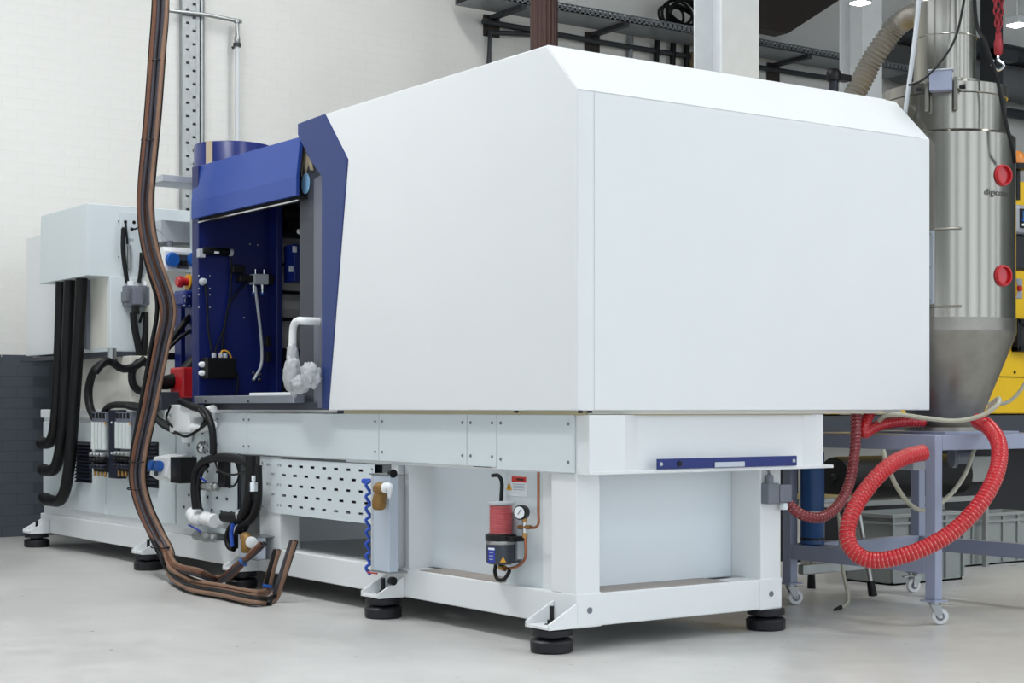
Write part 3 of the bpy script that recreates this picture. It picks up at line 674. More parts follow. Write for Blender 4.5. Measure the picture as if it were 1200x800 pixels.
# pressure gauge and copper line
gx = -.02; gp = P(613, 600, 'x', gx)
ga = MB().lathe([(.027, .03), (.031, .028), (.032, 0), (.03, -.006)], gp, 28, (-.75, -.3, 0)).build('pressure_gauge', 'black_plastic', lu, smooth=True)
gn = Vector((-.75, -.3, 0)).normalized(); gt = Vector((0, 0, 1)).cross(gn)
MB().lathe([(.0255, 0), (.0255, .001)], gp + gn * .0305, 24, gn).build('gauge_dial', 'paper_white', lu)
MB().tube([gp + gn * .033 + gt * -.006 + Vector((0, 0, -.008)), gp + gn * .033 + gt * .01 + Vector((0, 0, .014))], .0015, 6).build('gauge_needle', 'black_plastic', lu)
def ln(nm, m, pts, r, xx=-.02, n=10): return MB().tube(catmull(pl('x', xx, *pts), 5), r, n).build(nm, m, lu, smooth=True)
ln('brass_fitting', 'brass', [(615, 607), (615, 612)], .011); ln('steel_tee', 'chrome', [(615, 610), (615, 625)], .009)
ln('brass_fitting', 'brass', [(615, 624), (615, 630)], .011); ln('brass_fitting', 'brass', [(608, 617.5), (622, 617.5)], .009)
ln('copper_pipe', 'copper', [(620, 617.5), (627, 618), (631, 613), (631, 600), (631, 575), (631, 553)], .006)
ln('copper_pipe', 'copper', [(615.5, 629), (616, 650), (612, 659), (602, 665), (590, 666)], .006)
ln('brass_fitting', 'brass', [(586, 664), (592, 666)], .013, -.03)
MB().box(-.03, .035, P(606, 660, 'x', 0).y, P(597, 660, 'x', 0).y, pz(662), pz(659)).build('pump_bracket', 'light_grey', lu)
# danger label
a, c_ = P(594, 557, 'x', .033), P(617, 582, 'x', .033)
sg = MB().box(.0325, .035, c_.y, a.y, c_.z, a.z).build('danger_label', 'paper_white', mc)
w_ = a.y - c_.y; h_ = a.z - c_.z
MB().box(.0315, .0325, c_.y + .01 * w_, c_.y + .74 * w_, a.z - .3 * h_, a.z - .02 * h_).build('red_header', 'red_sign', sg)
MB().box(.031, .0315, c_.y + .12 * w_, c_.y + .48 * w_, a.z - .21 * h_, a.z - .11 * h_).build('header_print', 'print_dark', sg)
for k in range(4): MB().box(.0318, .0325, c_.y + (.06 + .05 * (k % 2)) * w_, c_.y + .68 * w_, a.z - (.42 + .09 * k) * h_, a.z - (.385 + .09 * k) * h_).build('text_line', 'paper_grey', sg)
tri(sg, (.0322, c_.y + .87 * w_, a.z - .58 * h_), .042, 'x')
# connector on the right corner post
a, c_ = P(897, 566, 'y', -.03), P(910, 590, 'y', -.03)
o = MB().box(a.x, c_.x, -.05, .0, c_.z, a.z).build('hose_connector', 'connector_grey', mc, bevel=.005)
MB().box(c_.x, c_.x + .075, -.055, -.005, c_.z + .005, a.z - .008).build('plug_body', 'grey_panel', o, bevel=.006)
MB().lathe([(.018, 0), (.018, .03), (.01, .04)], (a.x + .03, -.025, a.z), 12).build('gland', 'connector_grey', o, smooth=True)
MB().tube([(a.x + .03, -.025, a.z + .03), (a.x + .02, -.025, a.z + .07), (a.x - .01, -.02, a.z + .1)], .006, 8).build('wire', 'connector_grey', o, smooth=True)
MB().lathe([(.016, 0), (.02, .01), (.016, .03)], (c_.x + .045, -.03, c_.z - .028), 12).build('gland', 'pale_blue_paint', o, smooth=True)

# ---- injection unit tower at the far end
TX, TY = -.15, 5.075
up = MB().prism([(TY, 1.873), (TY, 2.35), (5.96, 2.35), (5.99, 1.873)], 'x', TX, 1.05).build('upper_cabinet', 'shaded_white', mc, bevel=.004)
MB().box(.05, .95, 5.96, 6.86, 1.39, 2.28).build('rear_cabinet', 'white_paint', mc, bevel=.004)
lc = MB().box(.0, .42, 5.05, 5.9, 1.375, 1.873).build('lower_cabinet', 'shaded_white', mc, bevel=.004)
MB().box(-.002, .02, 5.10, 5.93, 1.40, 1.873).build('cabinet_side', 'cream_paint', mc)
MB().box(-.03, -.0, 5.40, 5.45, 1.40, 1.873).build('cabinet_strip', 'grey_panel', mc, bevel=.003)
MB().box(.0, 1.05, 5.03, 6.85, 1.345, 1.375).build('cabinet_floor', 'graphite', mc)
MB().box(.08, 1.0, 4.9, 5.85, .99, 1.345).build('carriage_body', 'cream_paint', mc, bevel=.005)
a, c_ = P(141, 254, 'y', TY - .004), P(178, 333, 'y', TY - .004)
cp = MB().box(a.x, a.x + .24, TY - .004, TY, 1.87, 2.31).build('cable_plate', 'shaded_white', mc, bevel=.002)
def ye(px, py, y=TY - .004): return P(px, py, 'y', y)
for px, py in ((147, 260), (157, 260.5), (144.5, 268), (154.5, 268.5)): MB().lathe([(.012, 0), (.012, .002)], ye(px, py), 14, (0, -1, 0)).build('cable_hole', 'black_gap', cp)
for px, py in ((139, 259), (139, 301), (156, 327), (141, 325)): MB().lathe([(.006, 0), (.005, .004)], ye(px, py), 8, (0, -1, 0)).build('bolt', 'zinc', cp, smooth=True)
q = ye(153, 281); MB().box(q.x - .022, q.x + .022, TY - .006, TY - .004, q.z - .009, q.z + .009).build('plate_print', 'paper_grey', cp)
for (pp_, r) in (([(144.5, 268), (144, 290), (146, 310), (149, 331)], .016), ([(147, 260), (148, 272), (149.5, 286)], .008), ([(154.5, 268), (159, 268), (165, 265)], .006), ([(166, 296), (165, 315), (163, 331)], .014)):
    cable('cable', 'cable_black', mc, pl('y', TY - .03, *pp_), r)
a, c_ = ye(148.5, 287), ye(152.5, 316); MB().box(a.x, c_.x, TY - .03, TY - .004, c_.z, a.z).build('din_connector', 'zinc', mc, bevel=.006)
for k in range(2):
    a, c_ = ye(142 + 18 * k, 335), ye(157 + 18 * k, 360)
    o = MB().box(a.x, c_.x, TY - .09, TY - .004, c_.z, a.z).build('power_connector', 'connector_grey', mc, bevel=.006)
    MB().box(a.x + .035, c_.x + .01, TY - .13, TY - .06, c_.z + .01, a.z - .01).build('connector_hood', 'grey_panel', o, bevel=.008)
    MB().box(a.x - .01, a.x + .02, TY - .1, TY - .02, c_.z + .03, a.z - .04).build('locking_lever', 'connector_grey', o, bevel=.004)
    MB().lathe([(.024, 0), (.024, .03)], (a.x + .05, TY - .05, a.z), 12).build('gland', 'paper_white', o, smooth=True)
    MB().lathe([(.026, 0), (.026, -.05)], (a.x + .07, TY - .08, c_.z), 12).build('gland', 'black_plastic', o, smooth=True)
cable('cable', 'corrugated_black', mc, pl('y', TY - .09, (156, 366), (158, 385), (162, 405), (165, 425), (168, 450)), .024, 10)
cable('cable', 'corrugated_black', mc, pl('y', TY - .09, (172, 366), (171, 385), (169, 405), (168, 430), (172, 455)), .022, 10)
cable('cable', 'cable_black', mc, pl('y', TY - .02, (167, 366), (164, 375), (163, 378)), .012)
cable('cable', 'corrugated_black', mc, pl('y', 4.86, (172, 425), (162, 425), (155, 435), (156, 450), (165, 458), (178, 455), (195, 458), (212, 452), (228, 438)), .026, 10)
cable('cable', 'corrugated_black', mc, pl('y', 4.84, (133, 425), (145, 432), (160, 428), (170, 420)), .026, 10)
cable('cable', 'corrugated_black', mc, pl('y', 4.88, (112, 436), (122, 424), (130, 424), (140, 431)), .024, 10)
q = P(131, 417, 'y', 4.9); MB().lathe([(.012, -.05), (.03, -.04), (.03, .05)], q, 12).build('conduit_fitting', 'zinc', mc, smooth=True)
# black hoses hanging beside the tower
for pts in ([(72, 322), (70, 400), (66, 480), (63, 508), (58, 518), (51, 519), (46, 517)],
            [(82, 322), (79, 400), (75, 490), (70, 530), (64, 549), (54, 551), (46, 548)],
            [(96, 322), (92, 400), (86, 490), (80, 555), (72, 584), (58, 586), (46, 580)]):
    cp_ = catmull(pl('x', -.095, *pts), 8); k = len(cp_)
    rs = [.04] * k
    for i in range(10): rs[k - 1 - i] = (.006, .016, .028, .036, .042, .045, .045, .043, .041, .04)[i]
    MB().tube(cp_, rs, 14).build('drain_hose', 'black_rubber', mc, smooth=True)
# gear between tower and platen
a, c_ = P(193, 292, 'y', 4.7), P(232, 319, 'y', 4.7)
o = MB().prism([(4.7, c_.z), (4.7, a.z - .01), (4.73, a.z + .02), (4.95, a.z + .02), (4.95, c_.z)], 'x', a.x, c_.x + .1).build('socket_panel', 'white_plastic', mc, bevel=.004)
for px in (201, 226):
    MB().lathe([(.045, 0), (.05, .02), (.04, .04)], P(px, 304.5, 'y', 4.7), 20, (0, -1, 0)).build('blue_socket', 'socket_blue', o, smooth=True)
a2, c2 = P(207.5, 298, 'y', 4.69), P(221, 315, 'y', 4.69)
MB().box(a2.x, c2.x, 4.685, 4.7, c2.z, a2.z).build('breaker_window', 'graphite', o, bevel=.004)
MB().box(a2.x + .015, c2.x - .015, 4.68, 4.685, c2.z + .02, c2.z + .05).build('breaker_switch', 'black_plastic', o)
MB().lathe([(.02, 0), (.02, .05)], (a.x + .08, 4.8, a.z + .018), 10).build('gland', 'connector_grey', o, smooth=True)
MB().box(a.x + .0, 1.0, 4.75, 5.03, 1.04, c_.z).build('socket_column', 'cream_paint', mc, bevel=.003)
MB().box(a.x + .02, .6, 4.80, 5.05, 2.10, 2.24).build('cross_beam', 'light_grey', mc, bevel=.003)
cable('cable', 'light_grey', mc, pl('y', 4.8, (183, 268), (190, 273), (197, 282), (199, 291)), .006)
q = P(211, 330, 'y', 4.3); 
o = MB().lathe([(.045, 0), (.05, .006), (.05, .02)], q + Vector((.07, 0, 0)), 20, (-1, 0, 0)).build('emergency_stop', 'yellow_sign', mc, smooth=True)
MB().lathe([(.025, 0), (.025, .03), (.036, .035), (.036, .06), (.028, .072)], q + Vector((.05, 0, 0)), 20, (-1, 0, 0)).build('stop_button', 'red_plastic', o, smooth=True)
MB().box(q.x + .06, q.x + .3, 4.25, 4.36, 1.03, q.z + .03).build('stop_post', 'dark_blue', mc, bevel=.004)
a, c_ = P(205, 341, 'y', 4.3), P(228, 361, 'y', 4.3)
o = MB().box(a.x, a.x + .3, 4.16, 4.34, c_.z, a.z).build('motor_block', 'navy_paint', mc, bevel=.02)
MB().lathe([(.016, 0), (.02, .006), (.02, .02)], P(219, 352, 'y', 4.16), 14, (0, -1, 0)).build('shaft_cap', 'chrome', o, smooth=True)
for px, py in ((216, 347), (222, 347), (216, 358), (222, 358)): MB().lathe([(.006, 0), (.005, .004)], P(px, py, 'y', 4.16), 8, (0, -1, 0)).build('bolt', 'light_grey', o, smooth=True)
MB().box(P(212, 400, 'y', 4.4).x, .7, 4.4, 4.5, 1.0, 1.75).build('blue_bracket', 'dark_blue', mc, bevel=.004)
MB().box(P(178, 420, 'y', 4.55).x, .7, 4.55, 4.62, P(180, 421, 'y', 4.55).z, P(180, 413, 'y', 4.55).z).build('guide_rail', 'black_plastic', mc)
cable('cable', 'cable_black', mc, pl('y', 4.3, (196, 408), (207, 390), (220, 374), (232, 365)), .022, 10)
cable('cable', 'cable_black', mc, pl('y', 4.28, (196, 410), (210, 396), (226, 386)), .012, 10)
cable('cable', 'corrugated_black', mc, pl('y', 4.25, (182, 446), (195, 448), (210, 442), (222, 430), (232, 420)), .045, 10)
a = P(214, 430, 'y', 4.1); MB().box(a.x, a.x + .2, 4.1, 4.3, P(214, 466, 'y', 4.1).z, a.z).build('red_guard', 'red_plastic', mc, bevel=.012)
MB().box(P(185, 470, 'y', 4.2).x, .5, 4.15, 4.35, .99, 1.1).build('cable_carrier', 'graphite', mc, bevel=.004)

# white bent handle wrapped in a clear bag
hp = pl('x', -.1, (357, 376), (349, 376), (344.5, 381), (343, 395), (343, 425))
o = MB().tube(catmull([(.03, hp[0].y - .0, hp[0].z)] + hp, 6), .02, 14).build('bent_handle', 'white_plastic', mc, smooth=True)
bm = bmesh.new()
def blob(c, r, seed, amp):
    me = bmesh.ops.create_icosphere(bm, subdivisions=4, radius=1)
    for v in me['verts']:
        d = v.co.normalized(); nn = noise.noise(d * 2.2 + Vector((seed, 0, 0))) * amp + noise.noise(d * 6 + Vector((0, seed, 0))) * amp * .6 + abs(noise.noise(d * 13)) * amp * .5
        v.co = Vector(c) + Vector((d.x * r[0], d.y * r[1], d.z * r[2])) * (1 + nn)
c1, c2, c3 = P(344, 438, 'x', -.11), P(364, 441, 'x', -.12), P(343, 418, 'x', -.1)
blob(P(343, 440, 'x', -.11), (.04, .055, .095), 2., .28); blob(P(364, 440, 'x', -.12), (.045, .062, .06), 5., .32); blob(c3, (.028, .03, .085), 8., .2); blob(P(353, 450, 'x', -.115), (.04, .07, .045), 3., .3)
me = bpy.data.meshes.new('plastic_bag'); bm.to_mesh(me); bm.free(); me.materials.append(M['film'])
o = bpy.data.objects.new('plastic_bag', me); col.objects.link(o); me.shade_smooth()
tag(o, 'crumpled clear plastic bag wrapped around the white bent handle', 'bag')

# ---------------------------------------------------------------- hose bundle hanging from above
hb = thing('hose_bundle', (-.15, 3.95, 0), 'bundle of brown and black hoses hanging down and lying on floor', 'hoses')
cam_r = Vector((VX, -VY, 0)); cam_f = Vector((VY, VX, 0))
def fl_(px, py, z): return P(px, py, 'z', z)
d0 = 9.6
main = [D(px, py, d) for px, py, d in ((190, -700, d0), (190, -150, d0), (189, 0, d0), (185, 60, d0), (180, 130, d0), (174, 195, d0), (171, 235, d0), (173, 268, d0), (179, 298, d0), (185, 318, d0), (195, 348, d0), (197, 372, d0), (190, 405, d0), (181, 450, d0),
        (175, 482, d0), (165, 528, d0), (162, 560, d0), (169, 592, 9.57), (184, 625, 9.52), (195, 648, 9.42))]
# every group of four strands: place in the bundle, spread, own end
ends = {0: [fl_(206, 664, .10), fl_(232, 671, .11), D(252, 679, 9.0), D(264, 677, 8.86), D(280, 663, 8.72), D(296, 648, 8.66), D(308, 636.5, 8.62)],
        1: [fl_(203, 668, .08), fl_(226, 682, .05), fl_(262, 689, .045), fl_(298, 696, .045), D(311, 694, 8.5), D(315, 678, 8.5), D(320, 661, 8.5), D(325, 644, 8.5)],
        2: [fl_(199, 670, .06), fl_(222, 688, .032), fl_(262, 696, .03), fl_(300, 704, .03), D(320, 702, 8.36), D(328, 684, 8.36), D(336, 660, 8.36), D(344.5, 633.5, 8.36)]}
palette = [['hose_brown', 'hose_tan', 'hose_brown', 'hose_grey'], ['hose_tan', 'hose_brown', 'cable_black', 'hose_tan'], ['cable_black', 'hose_brown', 'hose_grey', 'hose_tan']]
goff = [(-.024, -.012), (.003, .016), (.027, -.006)]
for g in range(3):
    for k in range(4):
        path = []
        tot = main + ends[g]
        for i, q in enumerate(tot):
            tw = .35 * math.sin(i * .55 + g) + k * math.pi / 2 + math.pi / 4
            sx, sf = .0125 * math.cos(tw), .0125 * math.sin(tw)
            inb = i < len(main)
            gx, gf = (goff[g] if inb else (0, 0))
            nxt, prv = tot[min(i + 1, len(tot) - 1)], tot[max(i - 1, 0)]
            t_ = (nxt - prv).normalized()
            if abs(t_.z) > .5: q2 = q + cam_r * (gx + sx) + cam_f * (gf + sf)
            else:
                side_ = t_.cross(Vector((0, 0, 1))).normalized(); q2 = q + side_ * sx + Vector((0, 0, sf + .002))
            q2.z = max(q2.z, .0125); path.append(q2)
        o = MB().tube(catmull(path, 7), .0132, 8).build('hose', palette[g][k], hb, smooth=True)
        e_ = path[-1]; dr = (path[-1] - path[-2]).normalized()
        MB().lathe([(.0085, 0), (.008, .0015)], e_, 10, dr).build('open_end', 'black_gap', o)
# pair of black hoses running along the bundle's side
side = [(187, -700, 9.7), (187, -150, 9.7), (182, 0, 9.7), (178, 60, 9.7), (173, 130, 9.7), (167, 195, 9.7), (164.5, 235, 9.7), (166, 268, 9.7), (171, 298, 9.7), (176, 318, 9.7), (185, 348, 9.7), (185, 372, 9.7), (179, 405, 9.7), (171, 450, 9.7), (165, 482, 9.7), (157, 528, 9.7), (155, 560, 9.68), (162, 592, 9.63), (177, 625, 9.53), (190, 652, 9.38)]
for k, (dx, r) in enumerate(((-.008, .014), (.02, .013))):
    L = [D(px, py, d) + cam_r * dx + cam_f * .015 * k for px, py, d in side] + [fl_(202, 676, .03 + .01 * k), fl_(226, 692, .016), fl_(265, 699, .016), fl_(300, 705 - 3 * k, .016), fl_(318, 706 - 3 * k, .016)]
    MB().tube(catmull(L, 7), r, 9).build('hose', 'cable_black', hb, smooth=True)
for (px, py, d, R_) in ((184, 71, 9.62, .055), (176, 164, 9.62, .055), (163, 540, 9.62, .062), (161, 572, 9.62, .062), (189, 640, 9.45, .062)):
    q = D(px, py, d)
    MB().tube([q + cam_r * R_ * math.cos(a) * .95 + cam_f * R_ * math.sin(a) + Vector((0, 0, .006 * math.sin(a))) for a in [k * math.pi / 12 for k in range(25)]], .004, 6).build('cable_tie', 'black_plastic', hb, smooth=True)
for (px, py, d, ax) in ((285, 658.5, 8.70, (.55, -.4, .75)), (313.5, 686, 8.5, (.1, -.08, 1))):
    MB().lathe([(.026, -.008), (.026, .008)], D(px, py, d), 14, ax).build('blue_tie', 'socket_blue', hb, smooth=True)

# ---------------------------------------------------------------- stand with castors
st = thing('steel_stand', (2.3, .1, 0), 'grey steel stand on white castors carrying the silo', 'stand')
SX0, SX1, SY0, SY1 = 1.85, 2.87, -.305, .68
lw, lt = .06, .05
for x in (SX0, SX1 - lt):
    for y in (SY0, SY1 - lw):
        o = MB().box(x, x + lt, y, y + lw, .115, .875).build('leg', 'stand_grey', st, bevel=.004)
        MB().box(x - .02, x + lt + .02, y - .015, y + lw + .015, .106, .115).build('base_plate', 'stand_grey', o, bevel=.002)
b = MB()
for x in (SX0, SX1 - lt): b.box(x, x + lt, SY0 + lw, SY1 - lw, .805, .875)
for y in (SY0, SY1 - lw): b.box(SX0 + lt, SX1 - lt, y, y + lw, .805, .875)
b.build('top_rail', 'stand_grey', st, bevel=.003)
for (x0, x1, y0, y1) in ((SX0, SX0 + lt, SY0 + lw, SY1 - lw), (SX1 - lt, SX1, SY0 + lw, SY1 - lw), (SX0 + lt, SX1 - lt, SY1 - lw, SY1)):
    MB().box(x0, x1, y0, y1, .235, .31).build('lower_rail', 'stand_grey', st, bevel=.003)
MB().box(SX0 + lt, SX1 - lt, SY0 + lw, SY1 - lw, .86, .875).build('top_plate', 'stand_grey', st)
MB().box(SX0 + lt, SX0 + lt + .09, .38, .53, .295, .31).build('shelf_tab', 'stand_grey', st)
def caster(x, y, ang):
    a = math.radians(ang); f = Vector((math.cos(a), math.sin(a), 0)); s_ = Vector((-f.y, f.x, 0))
    c = Vector((x, y, .039)) + f * .024
    o = MB().lathe([(.018, .088), (.026, .094), (.026, .106)], (x, y, 0), 16).build('caster', 'zinc', st, smooth=True)
    six = [(0, 1, 2, 3), (7, 6, 5, 4), (0, 1, 5, 4), (1, 2, 6, 5), (2, 3, 7, 6), (3, 0, 4, 7)]
    for k in (-1, 1):
        q = s_ * (.021 * k)
        A_ = [Vector((x, y, .093)) + q - f * .022, Vector((x, y, .093)) + q + f * .028, c + q + f * .011 + Vector((0, 0, -.009)), c + q - f * .011 + Vector((0, 0, -.009))]
        MB().add(A_ + [v + s_ * (.003 * k) for v in A_], six).build('fork', 'zinc', o)
    MB().lathe([(.024, -.015), (.036, -.014), (.039, -.009), (.039, .009), (.036, .014), (.024, .015)], c, 28, s_).build('wheel', 'wheel_white', o, smooth=True)
    MB().lathe([(.02, -.0165), (.02, .0165)], c, 18, s_).build('hub', 'connector_grey', o, smooth=True)
    MB().lathe([(.0065, -.028), (.0065, .028)], c, 10, s_).build('axle', 'chrome', o, smooth=True)
    B_ = [Vector((x, y, .09)) + f * .026 + s_ * .017, Vector((x, y, .09)) + f * .026 - s_ * .017, Vector((x, y, .084)) + f * .085 - s_ * .013, Vector((x, y, .084)) + f * .085 + s_ * .013]
    MB().add(B_ + [v + Vector((0, 0, .006)) for v in B_], six).build('brake_pedal', 'steel', o)
caster(SX0 + .03, SY0 + .03, -40); caster(SX0 + .03, SY1 - .03, -25); caster(SX1 - .03, SY1 - .03, 160); caster(SX1 - .03, SY0 + .03, -30)
q = P(1082, 531, 'x', SX0 + .06); 
MB().lathe([(.03, 0), (.036, .01), (.036, .04), (.028, .05)], (SX0 + .03, SY0 + .075, q.z), 14, (0, 1, 0)).build('hose_flange', 'black_plastic', st, smooth=True)
MB().box(SX0 + .2, SX0 + .36, SY0 + .3, SY0 + .5, .70, .805).build('motor_bracket', 'light_grey', st, bevel=.004)
q = P(1128, 536, 'y', SY0 + .25)
MB().lathe([(.05, 0), (.05, .02), (.032, .03), (.032, .1), (.024, .105)], q + Vector((-.06, .02, 0)), 20, (.9, -.5, 0)).build('motor', 'connector_grey', st, smooth=True)

# ---------------------------------------------------------------- steel silo
SC = Vector((2.44, .13, 0)); R1, R2, R3 = .343, .297, .152
si = thing('material_silo', (SC.x, SC.y, .875), 'tall brushed stainless steel silo with conical bottom and red sight glasses', 'silo')
MB().lathe([(.165, .915), (.178, .95), (R1, 1.36), (R1 + .003, 1.378)], SC, 64).build('cone', 'brushed_dull', si, smooth=True)
MB().lathe([(R1 + .003, 1.378), (R1 + .003, 1.44)], SC, 64).build('cone_band', 'brushed_dull', si, smooth=True)
MB().lathe([(R1, 1.44), (R1, 2.335), (R1 - .015, 2.35), (R2, 2.352)], SC, 128).build('jacket', 'brushed', si, smooth=True)
MB().lathe([(R2, 2.35), (R2, 2.53)], SC, 64).build('upper_shell', 'brushed', si, smooth=True)
MB().lathe([(R2 + .002, 2.53), (R2 + .008, 2.535), (R2 + .008, 2.585), (R2, 2.59), (R3, 2.60)], SC, 64).build('lid', 'brushed', si, smooth=True)
MB().lathe([(R3 + .03, 2.6), (R3 + .035, 2.61), (R3 + .035, 2.625), (R3, 2.63)], SC, 48).build('pipe_flange', 'brushed', si, smooth=True)
pipe = MB().lathe([(R3, 2.6), (R3, 3.02), (R3 + .001, 3.022), (R3, 3.024), (R3, 4.4)], SC, 48).build('feed_pipe', 'brushed', si, smooth=True)
MB().lathe([(.17, .875), (.2, .877), (.2, .905), (.165, .915)], SC, 48).build('outlet_flange', 'brushed_dull', si, smooth=True)
MB().box(SC.x - .3, SC.x + .26, SC.y - .25, SC.y + .25, .875, .886).build('mounting_plate', 'stand_grey', si, bevel=.002)
tc_ = (CAM - Vector((SC.x, SC.y, 1))); tc_.z = 0; ang0 = math.atan2(tc_.y, tc_.x)
def sil(deg, r): a = ang0 + math.radians(deg); return Vector((SC.x + r * math.cos(a), SC.y + r * math.sin(a), 0)), Vector((math.cos(a), math.sin(a), 0))
for py in (209, 325):
    p, n_ = sil(52, R1 - .005); p.z = 1 + (478 - py) / F * 8.0
    n_ = sil(43, 1)[1]
    o = MB().lathe([(.05, -.02), (.053, .0), (.053, .012), (.049, .016), (.049, .024), (.041, .025), (.039, .008), (.0, .008)], p, 28, n_).build('sight_glass', 'red_plastic', si, smooth=True)
    MB().lathe([(.038, .008), (.037, .0105)], p, 20, n_).build('glass_pane', 'red_grease', o, smooth=True)
# lettering on the jacket
cu = bpy.data.curves.new('lettering', 'FONT'); cu.body = 'digicolor'; cu.size = .044; cu.align_x = 'CENTER'
to = bpy.data.objects.new('tmp_text', cu); col.objects.link(to)
bpy.context.view_layer.update(); dg = bpy.context.evaluated_depsgraph_get()
me = bpy.data.meshes.new_from_object(to.evaluated_get(dg)); bpy.data.objects.remove(to)
bm = bmesh.new(); bm.from_mesh(me); bmesh.ops.subdivide_edges(bm, edges=bm.edges, cuts=2); bm.to_mesh(me); bm.free()
zt_ = 1 + (478 - 227) / F * 7.95 - .018
for v in me.vertices:
    p, n_ = sil(47 + math.degrees(v.co.x * 1.15 / R1), R1 + .0025); v.co = Vector((p.x - SC.x, p.y - SC.y, v.co.y + zt_ - .875))
me.materials.append(M['steel_print']); lo = bpy.data.objects.new('lettering', me); col.objects.link(lo); lo.parent = si
# clamp box, clips, hinge
p, n_ = sil(-3, R2 + .01)
tt = Vector((0, 0, 1)).cross(n_)
def obox(nm, m, parent, c, hx, hy, z0, z1, bevel=.003):
    vs = []
    for z in (z0, z1):
        for a, b_ in ((-1, -1), (1, -1), (1, 1), (-1, 1)):
            q = c + tt * hx * a + n_ * hy * b_; vs.append((q.x, q.y, z))
    return MB().add(vs, [(0, 3, 2, 1), (4, 5, 6, 7), (0, 1, 5, 4), (1, 2, 6, 5), (2, 3, 7, 6), (3, 0, 4, 7)]).build(nm, m, parent, bevel=bevel)
o = obox('clamp_box', 'stand_grey', si, p + n_ * .03, .053, .03, 2.53, 2.625)
obox('clamp_lid', 'light_grey', o, p + n_ * .03, .06, .034, 2.625, 2.633)
for k in (-1, 1):
    obox('clamp_strap', 'brushed', o, p + tt * .068 * k + n_ * .01, .01, .014, 2.44, 2.6)
    q = p + tt * .085 * k + n_ * .035
    MB().lathe([(.008, 0), (.012, .01), (.012, .03)], Vector((q.x, q.y, 2.545)), 12, tt * k).build('clamp_screw', 'black_plastic', o, smooth=True)
p, n_ = sil(-12, R1); tt = Vector((0, 0, 1)).cross(n_)
o = obox('hinge_plate', 'alu', si, p, .025, .01, 1.50, 1.86, .004)
for z in (1.52, 1.68, 1.84):
    q = p + n_ * .01; MB().lathe([(.01, 0), (.008, .008)], Vector((q.x, q.y, z)), 12, n_).build('bolt', 'steel', o, smooth=True)
for z in (1.49, 1.865):
    p2, n2 = sil(6, R1 + .003); b = MB()
    k0 = [sil(d, R1 + .006)[0] for d in range(-14, 16, 3)]
    MB().tube([Vector((q.x, q.y, z)) for q in k0], .006, 8).build('strap', 'brushed', o, smooth=True)
b = MB(); b.tube([Vector((SC.x, SC.y, 2.85)) + Vector(((R3 + .004) * math.cos(a), (R3 + .004) * math.sin(a), 0)) for a in [k * math.pi / 20 for k in range(41)]], .003, 6); b.build('pipe_seam', 'brushed', si, smooth=True)
# cables beside the silo
def free(name, m, pts, r, label, cat, k=10, n=8):
    o = MB().tube(catmull([D(*p) for p in pts], k), r, n).build(name, m, smooth=True); return tag(o, label, cat)
free('power_cable', 'cable_black', [(1135, -250, 7.85), (1132, -40, 7.85), (1127, 15, 7.85), (1117, 50, 7.84), (1100, 75, 7.82), (1083, 92, 7.80), (1072, 98, 7.80), (1065, 99.5, 7.82)], .006, 'thin black cable looping across the front of the steel feed pipe', 'cable')
free('power_cable', 'cable_black', [(1140, -250, 7.9), (1142, 0, 7.9), (1155, 50, 7.85), (1168, 90, 7.82), (1174, 120, 7.82), (1180, 148, 7.8), (1186, 172, 7.8), (1189, 190, 7.85)], .009, 'thick black cable running down the right edge of the silo lid', 'cable')
free('support_rod', 'light_grey', [(1085, -120, 7.98), (1077, 0, 7.96), (1069, 70, 7.93), (1063, 115, 7.92), (1060, 138, 7.93)], .011, 'straight grey tube leaning against the steel feed pipe', 'tube', 4)

# ---------------------------------------------------------------- ribbed hoses
def ribbed(name, m, pts, r, pitch, label, cat, wire=None, wr=.0025, amp=.06, k=24, n=14, group=None):
    cp_ = catmull([D(*p) for p in pts], k)
    # resample evenly
    seg = [0]
    for i in range(1, len(cp_)): seg.append(seg[-1] + (cp_[i] - cp_[i - 1]).length)
    L = seg[-1]; N = int(L / pitch * 4); out = []; j = 0
    for i in range(N + 1):
        s_ = L * i / N
        while j < len(seg) - 2 and seg[j + 1] < s_: j += 1
        t = (s_ - seg[j]) / max(seg[j + 1] - seg[j], 1e-9); out.append(cp_[j].lerp(cp_[j + 1], min(max(t, 0), 1)))
    rs = [r * (1 + amp * (1, .3, -1, .3)[i % 4]) for i in range(len(out))]
    o = MB().tube(out, rs, n).build(name, m, smooth=True)
    for p in o.data.polygons: p.use_smooth = True
    tag(o, label, cat, group)
    return o, out
def helix(path, r, pitch, per=8):
    # spiral wire around a resampled path (pitch = 4 samples)
    pts = []; t0 = (path[1] - path[0]).normalized(); u = t0.orthogonal().normalized()
    for i in range(len(path) - 1):
        t = (path[i + 1] - path[i]).normalized(); u = (u - t * u.dot(t)).normalized(); w_ = t.cross(u)
        for j in range(2):
            a = 2 * math.pi * (i + j / 2) / 4; pts.append(path[i].lerp(path[i + 1], j / 2) + (u * math.cos(a) + w_ * math.sin(a)) * r)
    return pts
def red_hose(pts, m, r, label, pitch=.018):
    o, path = ribbed('red_hose', m, pts, r, pitch, label, 'hose')
    MB().tube(helix(path, r * 1.01, pitch), .0019, 5).build('spiral_wire', 'wire_pale', o, smooth=True)
    return o
red_hose([(917, 580, 7.38), (926, 592, 7.36), (940, 603, 7.36), (962, 606, 7.4), (982, 592, 7.48), (995, 567, 7.54), (1001, 535, 7.56), (1003, 505, 7.58), (1003, 490, 7.6), (1004, 479.5, 7.61)], 'dark_red_hose', .024, 'dark red spiral hose plugged into the grey connector on machine post')
